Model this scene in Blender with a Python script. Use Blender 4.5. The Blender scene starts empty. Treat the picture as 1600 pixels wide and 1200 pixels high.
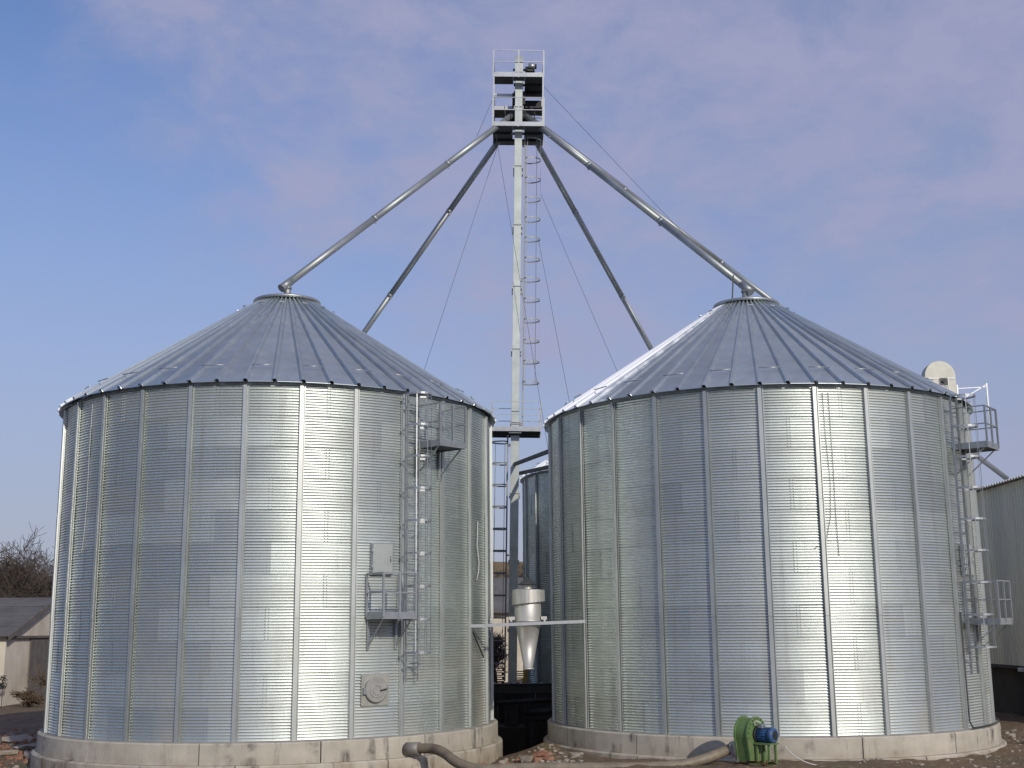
import bpy, math, random
from mathutils import Vector, Matrix
PI = math.pi
random.seed(7)
scene = bpy.context.scene
COL = scene.collection

# ------------------------------------------------------------------ camera
cam_d = bpy.data.cameras.new('camera')
cam_d.sensor_width = 36.0
cam_d.lens = 42.88
cam_d.clip_start = 0.1
cam_d.clip_end = 3000
cam = bpy.data.objects.new('camera', cam_d)
COL.objects.link(cam)
cam.matrix_world = (Matrix.Translation((0, 0, 2.664)) @ Matrix.Rotation(PI / 2 + 0.1967, 4, 'X')
                    @ Matrix.Rotation(-0.0093, 4, 'Z'))
scene.camera = cam

# ------------------------------------------------------------------ light
SUN_AZ = math.radians(27)        # to the right of straight behind the camera
SUN_EL = math.radians(25)
sun_dir = Vector((math.sin(SUN_AZ) * math.cos(SUN_EL), -math.cos(SUN_AZ) * math.cos(SUN_EL), math.sin(SUN_EL)))
world = bpy.data.worlds.new('World')
scene.world = world
world.use_nodes = True
nt = world.node_tree
nt.nodes.clear()
W = nt.nodes.new
wout = W('ShaderNodeOutputWorld')
bg = W('ShaderNodeBackground')
bg.inputs['Strength'].default_value = 0.135
sky = W('ShaderNodeTexSky')
sky.sky_type = 'NISHITA'
sky.sun_disc = False
sky.sun_elevation = SUN_EL
sky.sun_rotation = PI - SUN_AZ   # rotation measured clockwise from +Y
sky.air_density = 1.0
sky.dust_density = 0.6
sky.ozone_density = 3.5
geo = W('ShaderNodeTexCoord')
# thin high cloud: broad veils broken up by fine streaks
mp = W('ShaderNodeMapping')
mp.inputs['Location'].default_value = (7.7, 3.1, 2.2)
mp.inputs['Rotation'].default_value = (0.0, math.radians(24), 0.0)
mp.inputs['Scale'].default_value = (1.0, 1.0, 1.7)
nz = W('ShaderNodeTexNoise')
nz.inputs['Scale'].default_value = 1.9
nz.inputs['Detail'].default_value = 5.0
nz.inputs['Roughness'].default_value = 0.52
nz.inputs['Distortion'].default_value = 0.5
mp2 = W('ShaderNodeMapping')
mp2.inputs['Rotation'].default_value = (0.0, math.radians(-32), 0.0)
mp2.inputs['Scale'].default_value = (5.0, 5.0, 9.0)
nz2 = W('ShaderNodeTexNoise')
nz2.inputs['Scale'].default_value = 2.0
nz2.inputs['Detail'].default_value = 8.0
nz2.inputs['Roughness'].default_value = 0.62
nz2.inputs['Distortion'].default_value = 0.25
sep = W('ShaderNodeSeparateXYZ')
add = W('ShaderNodeMath'); add.operation = 'MULTIPLY_ADD'
add.inputs[1].default_value = 0.50
add2 = W('ShaderNodeMath'); add2.operation = 'MULTIPLY_ADD'
add2.inputs[1].default_value = 0.42
ramp = W('ShaderNodeMapRange')
ramp.interpolation_type = 'SMOOTHSTEP'
ramp.inputs['From Min'].default_value = 0.70
ramp.inputs['From Max'].default_value = 1.06
ramp.inputs['To Max'].default_value = 0.78
cl = W('ShaderNodeMixRGB')
cl.inputs['Color2'].default_value = (2.72, 2.78, 4.05, 1)
L = nt.links.new
L(geo.outputs['Generated'], mp.inputs['Vector'])
L(geo.outputs['Generated'], mp2.inputs['Vector'])
L(mp.outputs['Vector'], nz.inputs['Vector'])
L(mp2.outputs['Vector'], nz2.inputs['Vector'])
L(geo.outputs['Generated'], sep.inputs['Vector'])
L(sep.outputs['X'], add.inputs[0])
L(nz.outputs['Fac'], add.inputs[2])
L(nz2.outputs['Fac'], add2.inputs[0])
L(add.outputs[0], add2.inputs[2])
add3 = W('ShaderNodeMath'); add3.operation = 'MULTIPLY_ADD'
add3.inputs[1].default_value = 0.50
L(sep.outputs['Z'], add3.inputs[0])
L(add2.outputs[0], add3.inputs[2])
L(add3.outputs[0], ramp.inputs['Value'])
hz = W('ShaderNodeMapRange')            # haze thickening towards the horizon
hz.interpolation_type = 'SMOOTHSTEP'
hz.inputs['From Min'].default_value = 0.50
hz.inputs['From Max'].default_value = 0.0
hz.inputs['To Min'].default_value = 0.0
hz.inputs['To Max'].default_value = 0.85
L(sep.outputs['Z'], hz.inputs['Value'])
hcl = W('ShaderNodeMixRGB')
hcl.inputs['Color2'].default_value = (2.50, 2.55, 3.3, 1)
L(hz.outputs['Result'], hcl.inputs['Fac'])
tint = W('ShaderNodeMixRGB'); tint.blend_type = 'MULTIPLY'
tint.inputs['Fac'].default_value = 1.0
tint.inputs['Color2'].default_value = (0.90, 0.86, 0.98, 1)
L(sky.outputs['Color'], tint.inputs['Color1'])
L(tint.outputs['Color'], hcl.inputs['Color1'])
mot = W('ShaderNodeMapRange')           # ripples in the veil
mot.inputs['From Min'].default_value = 0.36
mot.inputs['From Max'].default_value = 0.62
mot.inputs['To Min'].default_value = 0.60
mot.inputs['To Max'].default_value = 1.12
L(nz2.outputs['Fac'], mot.inputs['Value'])
mlt = W('ShaderNodeMath'); mlt.operation = 'MULTIPLY'; mlt.use_clamp = True
L(ramp.outputs['Result'], mlt.inputs[0])
L(mot.outputs['Result'], mlt.inputs[1])
L(mlt.outputs[0], cl.inputs['Fac'])
L(hcl.outputs['Color'], cl.inputs['Color1'])
L(cl.outputs['Color'], bg.inputs['Color'])
L(bg.outputs['Background'], wout.inputs['Surface'])

sun_d = bpy.data.lights.new('sun', 'SUN')
sun_d.energy = 2.5
sun_d.angle = math.radians(0.55)
sun_d.color = (1.0, 0.93, 0.82)
sun = bpy.data.objects.new('sun', sun_d)
COL.objects.link(sun)
sun.rotation_euler = sun_dir.to_track_quat('Z', 'Y').to_euler()
sun.location = sun_dir * 60

vs = scene.view_settings
vs.view_transform = 'Standard'
vs.look = 'None'
vs.exposure = 0.0
vs.gamma = 1.0
vs.use_curve_mapping = False
scene.cycles.max_bounces = 7

# ------------------------------------------------------------------ materials
MATS = {}


def mat(name, color, rough=0.6, metal=0.0, var=0.0, vscale=3.0, bump=0.0, bscale=40.0, obj_var=0.0,
        color2=None, spec=0.5, rvar=0.0, stretch=(1, 1, 1), rough_obj=0.0):
    m = bpy.data.materials.new(name)
    m.use_nodes = True
    t = m.node_tree
    b = t.nodes['Principled BSDF']
    b.inputs['Roughness'].default_value = rough
    b.inputs['Metallic'].default_value = metal
    b.inputs['Specular IOR Level'].default_value = spec
    tc = t.nodes.new('ShaderNodeTexCoord')
    mpn = t.nodes.new('ShaderNodeMapping')
    mpn.inputs['Scale'].default_value = stretch
    t.links.new(tc.outputs['Object'], mpn.inputs['Vector'])
    n = t.nodes.new('ShaderNodeTexNoise')
    n.inputs['Scale'].default_value = vscale
    n.inputs['Detail'].default_value = 8
    n.inputs['Roughness'].default_value = 0.62
    t.links.new(mpn.outputs['Vector'], n.inputs['Vector'])
    c2 = color2 or tuple(max(0, c * (1 - var)) for c in color)
    mr = t.nodes.new('ShaderNodeMapRange')
    mr.inputs['From Min'].default_value = 0.32
    mr.inputs['From Max'].default_value = 0.68
    t.links.new(n.outputs['Fac'], mr.inputs['Value'])
    mx = t.nodes.new('ShaderNodeMixRGB')
    mx.inputs['Color1'].default_value = (*color, 1)
    mx.inputs['Color2'].default_value = (*c2, 1)
    t.links.new(mr.outputs['Result'], mx.inputs['Fac'])
    last = mx.outputs['Color']
    oi = t.nodes.new('ShaderNodeObjectInfo')
    if obj_var:
        hv = t.nodes.new('ShaderNodeHueSaturation')
        ov = t.nodes.new('ShaderNodeMapRange')
        ov.inputs['To Min'].default_value = 1 - obj_var
        ov.inputs['To Max'].default_value = 1 + obj_var
        t.links.new(oi.outputs['Random'], ov.inputs['Value'])
        t.links.new(ov.outputs['Result'], hv.inputs['Value'])
        t.links.new(last, hv.inputs['Color'])
        last = hv.outputs['Color']
    t.links.new(last, b.inputs['Base Color'])
    if rvar or rough_obj:
        rr = t.nodes.new('ShaderNodeMapRange')
        rr.inputs['To Min'].default_value = rough - rvar
        rr.inputs['To Max'].default_value = rough + rvar
        t.links.new(n.outputs['Fac'], rr.inputs['Value'])
        ro = t.nodes.new('ShaderNodeMath'); ro.operation = 'MULTIPLY_ADD'
        ro.inputs[1].default_value = rough_obj
        t.links.new(oi.outputs['Random'], ro.inputs[0])
        t.links.new(rr.outputs['Result'], ro.inputs[2])
        t.links.new(ro.outputs[0], b.inputs['Roughness'])
    if bump:
        n2 = t.nodes.new('ShaderNodeTexNoise')
        n2.inputs['Scale'].default_value = bscale
        n2.inputs['Detail'].default_value = 6
        t.links.new(mpn.outputs['Vector'], n2.inputs['Vector'])
        bp = t.nodes.new('ShaderNodeBump')
        bp.inputs['Strength'].default_value = bump
        bp.inputs['Distance'].default_value = 0.02
        t.links.new(n2.outputs['Fac'], bp.inputs['Height'])
        t.links.new(bp.outputs['Normal'], b.inputs['Normal'])
    MATS[name] = m
    return m


def layer(m, color, fac_fn, rough=0.8, metal=0.0):
    """mixes a second coat (dust, frost, stain) over a material; fac_fn(tree) returns a 0..1 socket"""
    t = m.node_tree
    b = t.nodes['Principled BSDF']
    out = [n for n in t.nodes if n.type == 'OUTPUT_MATERIAL'][0]
    src = out.inputs['Surface'].links[0].from_socket
    b2 = t.nodes.new('ShaderNodeBsdfPrincipled')
    b2.inputs['Base Color'].default_value = (*color, 1)
    b2.inputs['Roughness'].default_value = rough
    b2.inputs['Metallic'].default_value = metal
    ms = t.nodes.new('ShaderNodeMixShader')
    t.links.new(fac_fn(t), ms.inputs['Fac'])
    t.links.new(src, ms.inputs[1])
    t.links.new(b2.outputs['BSDF'], ms.inputs[2])
    t.links.new(ms.outputs['Shader'], out.inputs['Surface'])


def noise_fac(t, scale, stretch, lo, hi, tomax=1.0, coord='Object', detail=7):
    tc = t.nodes.new('ShaderNodeTexCoord')
    mpn = t.nodes.new('ShaderNodeMapping')
    mpn.inputs['Scale'].default_value = stretch
    if coord == 'World':
        g = t.nodes.new('ShaderNodeNewGeometry')
        t.links.new(g.outputs['Position'], mpn.inputs['Vector'])
    else:
        t.links.new(tc.outputs[coord], mpn.inputs['Vector'])
    n = t.nodes.new('ShaderNodeTexNoise')
    n.inputs['Scale'].default_value = scale
    n.inputs['Detail'].default_value = detail
    n.inputs['Roughness'].default_value = 0.6
    t.links.new(mpn.outputs['Vector'], n.inputs['Vector'])
    mr = t.nodes.new('ShaderNodeMapRange')
    mr.inputs['From Min'].default_value = lo
    mr.inputs['From Max'].default_value = hi
    mr.inputs['To Max'].default_value = tomax
    t.links.new(n.outputs['Fac'], mr.inputs['Value'])
    return mr.outputs['Result']


def world_z_range(t, lo, hi):
    g = t.nodes.new('ShaderNodeNewGeometry')
    s = t.nodes.new('ShaderNodeSeparateXYZ')
    t.links.new(g.outputs['Position'], s.inputs['Vector'])
    mr = t.nodes.new('ShaderNodeMapRange')
    mr.inputs['From Min'].default_value = lo
    mr.inputs['From Max'].default_value = hi
    t.links.new(s.outputs['Z'], mr.inputs['Value'])
    return mr.outputs['Result']


def mul(t, a, b):
    m = t.nodes.new('ShaderNodeMath'); m.operation = 'MULTIPLY'; m.use_clamp = True
    t.links.new(a, m.inputs[0]); t.links.new(b, m.inputs[1])
    return m.outputs[0]


sheet = mat('galvanized_sheet', (0.76, 0.81, 0.77), 0.39, 0.94, var=0.10, vscale=2.2, obj_var=0.045, rvar=0.05,
            rough_obj=0.07, stretch=(1, 1, 0.5))
layer(sheet, (0.40, 0.37, 0.31), lambda t: mul(t, noise_fac(t, 0.9, (1, 1, 0.45), 0.50, 0.74, 0.62, 'World'),
                                               world_z_range(t, 5.0, 0.0)), 0.75)
layer(sheet, (0.34, 0.33, 0.29), lambda t: noise_fac(t, 1.0, (0.22, 0.22, 1.25), 0.50, 0.72, 0.34, 'World'), 0.7)
layer(sheet, (0.20, 0.19, 0.17), lambda t: noise_fac(t, 3.2, (1.0, 1.0, 0.07), 0.57, 0.72, 0.28, 'World'), 0.75)
roofm = mat('galvanized_roof', (0.60, 0.665, 0.665), 0.33, 0.86, var=0.22, vscale=1.6, obj_var=0.09, rvar=0.06, rough_obj=0.06)


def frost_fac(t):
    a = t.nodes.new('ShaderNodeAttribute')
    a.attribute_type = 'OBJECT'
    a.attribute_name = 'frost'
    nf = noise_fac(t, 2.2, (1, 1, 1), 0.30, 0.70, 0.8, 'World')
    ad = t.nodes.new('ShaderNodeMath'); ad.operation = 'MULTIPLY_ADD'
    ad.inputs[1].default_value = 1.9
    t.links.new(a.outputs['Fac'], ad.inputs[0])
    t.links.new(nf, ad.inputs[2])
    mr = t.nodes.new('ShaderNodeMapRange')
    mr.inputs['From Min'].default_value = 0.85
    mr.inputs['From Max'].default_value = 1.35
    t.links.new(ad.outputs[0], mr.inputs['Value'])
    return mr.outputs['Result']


layer(roofm, (0.36, 0.37, 0.34), lambda t: noise_fac(t, 2.4, (1, 1, 1), 0.50, 0.74, 0.30, 'World'), 0.7)
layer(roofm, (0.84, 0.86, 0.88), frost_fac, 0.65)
post_m = mat('galvanized_post', (0.56, 0.585, 0.565), 0.42, 0.66, var=0.20, vscale=2.5, obj_var=0.08, stretch=(1, 1, 0.4))
steel = mat('galvanized_steel', (0.46, 0.48, 0.49), 0.42, 0.75, var=0.2, vscale=6, obj_var=0.06)
casing_m = mat('zinc_casing', (0.52, 0.56, 0.53), 0.48, 0.45, var=0.22, vscale=2, obj_var=0.05)
ladder_m = mat('dull_ladder', (0.36, 0.38, 0.37), 0.6, 0.4, var=0.2, vscale=4)
pipe_m = mat('spout_zinc', (0.42, 0.45, 0.445), 0.5, 0.7, var=0.25, vscale=1.0, obj_var=0.06)
dark_steel = mat('dark_steel', (0.045, 0.048, 0.05), 0.55, 0.3, var=0.4, vscale=4)
grating = mat('dark_grating', (0.10, 0.105, 0.105), 0.6, 0.5, var=0.3, vscale=5)
wire_m = mat('wire_rope', (0.10, 0.10, 0.11), 0.6, 0.3)
cable_m = mat('white_cable', (0.55, 0.55, 0.52), 0.6)
aluminium = mat('spun_aluminium', (0.60, 0.59, 0.55), 0.5, 0.6, var=0.10, vscale=5)
concrete = mat('concrete', (0.54, 0.50, 0.415), 0.88, var=0.28, vscale=1.1, bump=0.35, bscale=28, obj_var=0.05)
layer(concrete, (0.10, 0.095, 0.085), lambda t: mul(t, noise_fac(t, 2.9, (1.0, 1.0, 0.13), 0.52, 0.64, 0.9, 'World'),
                                                    noise_fac(t, 1.1, (1, 1, 1.8), 0.44, 0.60, 1.0, 'World')), 0.9)
layer(concrete, (0.23, 0.16, 0.09), lambda t: mul(t, noise_fac(t, 1.6, (1, 1, 1), 0.36, 0.66, 0.9, 'World'),
                                                  world_z_range(t, -0.30, -0.85)), 0.95)
green = mat('green_paint', (0.135, 0.235, 0.08), 0.5, var=0.3, vscale=5, color2=(0.10, 0.18, 0.06), bump=0.05)
layer(green, (0.22, 0.17, 0.11), lambda t: noise_fac(t, 6.0, (1, 1, 0.5), 0.52, 0.72, 0.7), 0.9)
blue = mat('blue_paint', (0.03, 0.11, 0.27), 0.5, var=0.3, vscale=7)
layer(blue, (0.22, 0.18, 0.13), lambda t: noise_fac(t, 9.0, (1, 1, 1), 0.54, 0.74, 0.6), 0.9)
hose_m = mat('hose', (0.28, 0.23, 0.165), 0.55, var=0.45, vscale=3)
rust = mat('rusty_iron', (0.20, 0.085, 0.04), 0.9, var=0.5, vscale=9)
stone_m = mat('stone', (0.40, 0.35, 0.29), 0.9, var=0.35, vscale=6, obj_var=0.2, bump=0.4, bscale=20)
brick_m = mat('broken_brick', (0.27, 0.105, 0.055), 0.95, color2=(0.30, 0.19, 0.12), vscale=5, bump=0.4, bscale=20)
plaster = mat('cream_plaster', (0.72, 0.67, 0.56), 0.9, color2=(0.50, 0.43, 0.33), vscale=0.5, bump=0.1, bscale=12)
grey_wall = mat('weathered_boards', (0.17, 0.155, 0.135), 0.9, var=0.4, vscale=2)
slate = mat('asbestos_roof', (0.145, 0.14, 0.135), 0.9, var=0.35, vscale=0.8, obj_var=0.12)
bark = mat('bark', (0.105, 0.085, 0.07), 0.95, var=0.4, vscale=3)
twig_m = mat('twigs', (0.125, 0.10, 0.08), 0.95, var=0.35, vscale=1.2, obj_var=0.1)
dry_m = mat('dry_shrub', (0.17, 0.115, 0.065), 0.95, var=0.35, vscale=2)
clad = mat('grey_cladding', (0.74, 0.72, 0.60), 0.5, var=0.12, vscale=1.0, obj_var=0.03, stretch=(1, 1, 0.3))
clad_roof = mat('pale_roof_sheet', (0.70, 0.70, 0.68), 0.5, var=0.15, vscale=1.0)
plinth_m = mat('dark_plinth', (0.075, 0.062, 0.052), 0.9, var=0.35, vscale=1.2)
wood = mat('old_pallet_wood', (0.16, 0.11, 0.07), 0.9, var=0.4, vscale=5, stretch=(1, 6, 1))
yellow = mat('yellow_paint', (0.50, 0.33, 0.04), 0.5, var=0.3, vscale=5)
glass_m = mat('dark_glass', (0.03, 0.035, 0.04), 0.1)
soil = mat('soil', (0.165, 0.105, 0.058), 0.98, color2=(0.10, 0.068, 0.04), vscale=0.5, bump=0.9, bscale=9)
layer(soil, (0.30, 0.24, 0.17), lambda t: noise_fac(t, 7.0, (1, 1, 1), 0.56, 0.64, 0.8, 'World'), 0.95)
layer(soil, (0.10, 0.105, 0.035), lambda t: noise_fac(t, 0.45, (1, 1, 1), 0.52, 0.66, 0.75, 'World'), 0.95)


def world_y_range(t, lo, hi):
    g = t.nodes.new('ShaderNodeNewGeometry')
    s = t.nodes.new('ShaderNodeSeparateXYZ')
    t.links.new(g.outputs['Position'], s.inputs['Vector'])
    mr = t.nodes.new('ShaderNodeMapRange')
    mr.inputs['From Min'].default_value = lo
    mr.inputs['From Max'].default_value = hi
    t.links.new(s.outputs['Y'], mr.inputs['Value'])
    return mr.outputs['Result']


# unseen yard before the silos: dark tone added so corrugations reflect dark lines
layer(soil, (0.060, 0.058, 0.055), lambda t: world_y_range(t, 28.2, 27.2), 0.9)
hill_m = mat('hill_grass', (0.24, 0.16, 0.07), 0.98, color2=(0.13, 0.10, 0.05), vscale=0.12, bump=0.6, bscale=2)

# ------------------------------------------------------------------ mesh helpers


class MB:
    def __init__(s):
        s.v = []; s.f = []; s.smooth = []

    def add(s, vs, fs, smooth=False, mtx=None):
        o = len(s.v)
        s.v += [tuple(mtx @ Vector(p)) if mtx else tuple(p) for p in vs]
        s.f += [tuple(i + o for i in f) for f in fs]
        s.smooth += [smooth] * len(fs)
        return s

    def box(s, c, d, mtx=None, bevel=0.0):
        x, y, z = d[0] / 2, d[1] / 2, d[2] / 2
        if bevel <= 0:
            vs = [(c[0] + i * x, c[1] + j * y, c[2] + k * z) for i in (-1, 1) for j in (-1, 1) for k in (-1, 1)]
            fs = [(0, 1, 3, 2), (4, 6, 7, 5), (0, 4, 5, 1), (2, 3, 7, 6), (0, 2, 6, 4), (1, 5, 7, 3)]
            return s.add(vs, fs, False, mtx)
        b = bevel
        ringp = [(-x + b, -y), (x - b, -y), (x, -y + b), (x, y - b), (x - b, y), (-x + b, y), (-x, y - b), (-x, -y + b)]
        ins = [(px * (x - b) / x, py * (y - b) / y) for px, py in ringp]
        vs = []
        for zz, rg in ((-z, ins), (-z + b, ringp), (z - b, ringp), (z, ins)):
            vs += [(c[0] + px, c[1] + py, c[2] + zz) for px, py in rg]
        fs = [tuple(reversed(range(8))), tuple(range(24, 32))]
        for k in range(3):
            for i in range(8):
                j = (i + 1) % 8
                fs.append((k * 8 + i, k * 8 + j, k * 8 + 8 + j, k * 8 + 8 + i))
        return s.add(vs, fs, False, mtx)

    def bar(s, p0, p1, w, h, up=(0, 0, 1), mtx=None):
        p0 = Vector(p0); p1 = Vector(p1)
        d = (p1 - p0).normalized()
        u = Vector(up)
        if abs(d.dot(u)) > 0.98:
            u = Vector((0, 1, 0))
        sd = d.cross(u).normalized(); uu = sd.cross(d)
        vs = []
        for p in (p0, p1):
            for a, b in ((-1, -1), (1, -1), (1, 1), (-1, 1)):
                vs.append(p + sd * a * w / 2 + uu * b * h / 2)
        fs = [(3, 2, 1, 0), (4, 5, 6, 7)] + [(i, (i + 1) % 4, (i + 1) % 4 + 4, i + 4) for i in range(4)]
        return s.add(vs, fs, False, mtx)

    def tube(s, pts, r, n=8, caps=True, smooth=True, mtx=None):
        pts = [Vector(p) for p in pts]
        rs = r if isinstance(r, (list, tuple)) else [r] * len(pts)
        vs = []; fs = []
        prev = None
        for i, p in enumerate(pts):
            d = (pts[min(i + 1, len(pts) - 1)] - pts[max(i - 1, 0)]).normalized()
            if prev is None:
                u = d.cross(Vector((0, 0, 1)))
                if u.length < 1e-3:
                    u = d.cross(Vector((0, 1, 0)))
            else:
                u = prev - d * prev.dot(d)
            u.normalize(); prev = u
            w = d.cross(u)
            for k in range(n):
                a = 2 * PI * k / n
                vs.append(p + (u * math.cos(a) + w * math.sin(a)) * rs[i])
        for i in range(len(pts) - 1):
            for k in range(n):
                j = (k + 1) % n
                fs.append((i * n + k, i * n + j, i * n + n + j, i * n + n + k))
        s.add(vs, fs, smooth, mtx)
        if caps:
            o = len(s.v) - len(vs)
            s.f += [tuple(o + k for k in reversed(range(n))), tuple(o + (len(pts) - 1) * n + k for k in range(n))]
            s.smooth += [False, False]
        return s

    def lathe(s, prof, n=24, c=(0, 0, 0), mtx=None, smooth=True, close=False, a0=0.0, a1=2 * PI):
        vs = []; fs = []
        full = abs(a1 - a0 - 2 * PI) < 1e-6
        m = n if full else n + 1
        for r, z in prof:
            for k in range(m):
                a = a0 + (a1 - a0) * k / n
                vs.append((c[0] + r * math.sin(a), c[1] - r * math.cos(a), c[2] + z))
        for i in range(len(prof) - 1):
            for k in range(n):
                j = (k + 1) % m
                fs.append((i * m + k, i * m + j, i * m + m + j, i * m + m + k))
        return s.add(vs, fs, smooth, mtx)

    def grid(s, rows, smooth=False):
        n = len(rows[0])
        vs = [p for r in rows for p in r]
        fs = [(i * n + k, i * n + k + 1, i * n + n + k + 1, i * n + n + k) for i in range(len(rows) - 1) for k in range(n - 1)]
        return s.add(vs, fs, smooth)

    def mesh(s, name, m):
        me = bpy.data.meshes.new(name)
        me.from_pydata([tuple(p) for p in s.v], [], s.f)
        me.polygons.foreach_set('use_smooth', s.smooth)
        me.materials.append(m)
        me.update()
        return me

    def build(s, name, m, parent=None, **kw):
        return put(name, s.mesh(name, m), parent, **kw)


def put(name, me, parent=None, loc=None, rz=None, mtx=None):
    o = bpy.data.objects.new(name, me)
    COL.objects.link(o)
    if parent:
        o.parent = parent
    if mtx is not None:
        o.matrix_basis = mtx
    if loc is not None:
        o.location = loc
    if rz is not None:
        o.rotation_euler = (0, 0, rz)
    return o


def tag(o, label=None, cat=None, group=None, kind=None):
    if label: o['label'] = label
    if cat: o['category'] = cat
    if group: o['group'] = group
    if kind: o['kind'] = kind
    return o


def empty(name, loc=(0, 0, 0), rz=0, label=None, cat=None, group=None):
    o = bpy.data.objects.new(name, None)
    o.empty_display_size = 0.3
    COL.objects.link(o)
    o.location = loc
    o.rotation_euler = (0, 0, rz)
    tag(o, label, cat, group)
    return o


# ------------------------------------------------------------------ ground
def hash2(i, j):
    x = math.sin(i * 127.1 + j * 311.7) * 43758.5453
    return x - math.floor(x)


def vnoise(x, y):
    i, j = math.floor(x), math.floor(y)
    u, v = x - i, y - j
    u = u * u * (3 - 2 * u); v = v * v * (3 - 2 * v)
    a = hash2(i, j) * (1 - u) + hash2(i + 1, j) * u
    b = hash2(i, j + 1) * (1 - u) + hash2(i + 1, j + 1) * u
    return a * (1 - v) + b * v


def sstep(a, b, x):
    t = max(0.0, min(1.0, (x - a) / (b - a)))
    return t * t * (3 - 2 * t)


def ground_z(x, y):
    z = -0.95 + 0.30 * sstep(-0.8, 1.2, x)
    z += 0.13 * sstep(33, 29, y) * sstep(0.0, 3.0, x) * sstep(10.5, 8.0, x)      # soil heaped before the right base
    z += 0.10 * sstep(33, 30, y) * sstep(-4.0, -1.5, x) * sstep(1.0, 0.0, x)
    z += 0.20 * math.exp(-((x - 0.85) / 0.5) ** 2 - ((y - 35.2) / 0.7) ** 2)     # small earth heap in the gap
    z -= 1.0 * sstep(35.6, 36.6, y) * sstep(47.5, 46.5, y) * sstep(-1.4, -0.9, x) * sstep(1.9, 1.2, x)   # trench
    near = sstep(80, 50, y) * sstep(10, 20, y)
    z += near * (0.10 * (vnoise(x * 0.8, y * 0.8) - 0.5) + 0.07 * (vnoise(x * 2.7, y * 2.7) - 0.5) + 0.04 * (vnoise(x * 7, y * 7) - 0.5))
    return z


def axis(fine0, fine1, step, far0, far1):
    a = [fine0]
    while a[-1] < fine1:
        a.append(a[-1] + step)
    s = step
    while a[-1] < far1:
        s *= 1.5; a.append(min(far1, a[-1] + s))
    s = step
    while a[0] > far0:
        s *= 1.5; a.insert(0, max(far0, a[0] - s))
    return a


gx = axis(-24, 19, 0.16, -1500, 1500)
gy = axis(27.0, 48, 0.16, -1500, 1500)
mb = MB()
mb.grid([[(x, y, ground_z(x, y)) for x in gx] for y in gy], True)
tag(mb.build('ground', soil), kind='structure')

# far rise behind the yard
mb = MB()
rows = []
for j in range(14):
    t = j / 13
    y = 100 + 60 * t
    rows.append([(x, y + 6 * vnoise(x * 0.02, 3), -1.2 + 14.5 * sstep(0, 0.75, t) * sstep(-14, -4, x) * (0.75 + 0.5 * vnoise(x * 0.03 + 7, y * 0.03)))
                 for x in range(-14, 61, 2)])
mb.grid(rows, True)
tag(mb.build('hill', hill_m), kind='structure')

# ------------------------------------------------------------------ silos
NB = 28
BAY = 2 * PI / NB
RW = 6.24            # wall radius
H = 8.7645
NR = 11
RH = H / NR
ROOF_T = math.tan(math.radians(33.6))
SL = math.atan(ROOF_T)
R_TOP = 0.93
R_EAVE = 6.42
Z_EAVE = H + 0.06


def roof_z(r):
    return Z_EAVE + (R_EAVE - r) * ROOF_T


def make_sheet():
    m = MB()
    npitch = 11; seg = 10; nh = 12
    amp = 0.0125
    rows = []
    a0, a1 = -BAY - 0.006, BAY + 0.006
    for k in range(npitch * seg + 1):
        z = RH * k / (npitch * seg)
        row = []
        for i in range(nh + 2):
            # last short strip is the lap over the neighbour sheet
            a = a0 + (a1 - 0.012 - a0) * i / nh if i <= nh else a1
            lap = 0.003 if i >= nh else 0.0
            r = RW + lap + amp * (2.0 * abs(math.sin(PI * k / seg)) ** 1.05 - 1.0)
            row.append((r * math.sin(a), -r * math.cos(a), z))
        rows.append(row)
    m.grid(rows, True)
    return m.mesh('wall_sheet', sheet)


def make_stiffener():
    m = MB()
    prof = [(-0.070, 0.012), (-0.062, 0.012), (-0.058, 0.090), (0.032, 0.090), (0.036, 0.016), (0.066, 0.016), (0.068, 0.05),
            (0.088, 0.05)]
    rows = []
    for z in (0.0, 2.92, 2.93, 5.84, 5.85, H - 0.02):
        off = 0.006 if z in (2.93, 5.84) else 0.0
        rows.append([(x, -(RW + d + off), z) for x, d in prof])
    m.grid(rows)
    return m.mesh('stiffener', post_m)


def make_roof_panel():
    m = MB()
    ha = PI / (2 * NB)
    rows = []
    for r in (R_TOP, 1.6, 2.8, 4.2, 5.6, R_EAVE, R_EAVE + 0.004):
        w = r * math.tan(ha)
        hgt = 0.066
        k = min(1.0, w / 0.11)
        prof = [(-w - 0.075 * k, 0.005), (-w - 0.036 * k, hgt), (-w + 0.036 * k, hgt), (-w + 0.075 * k, 0.0), (0, 0.0), (w - 0.03 * k, 0.0)]
        drop = -0.012 if r > R_EAVE else 0.0
        row = []
        for i, (x, h) in enumerate(prof):
            if drop and h > 0.05:
                row.append((x, -(r + h * math.sin(SL)), roof_z(r) + h * math.cos(SL)))
            else:
                row.append((x, -(r + h * math.sin(SL)), roof_z(r) + h * math.cos(SL) + drop))
        rows.append(row)
    m.grid(rows)
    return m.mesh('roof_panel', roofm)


def make_block(r0, r1, z0, z1, n, bev, seg=6):
    m = MB()
    gap = 0.0022
    prof = [(r0, z1), (r1 - bev, z1), (r1, z1 - bev), (r1, z0)]
    a = PI / n - gap
    rows = []
    for k in range(seg + 1):
        t = -a + 2 * a * k / seg
        rows.append([(r * math.sin(t), -r * math.cos(t), z) for r, z in prof])
    rows.insert(0, [(r0 * math.sin(-a), -r0 * math.cos(-a), z0 if i in (3,) else z) for i, (r, z) in enumerate(prof)])
    rows.append([(r0 * math.sin(a), -r0 * math.cos(a), z0 if i in (3,) else z) for i, (r, z) in enumerate(prof)])
    m.grid(rows)
    return m.mesh('foundation_block', concrete)


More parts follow.
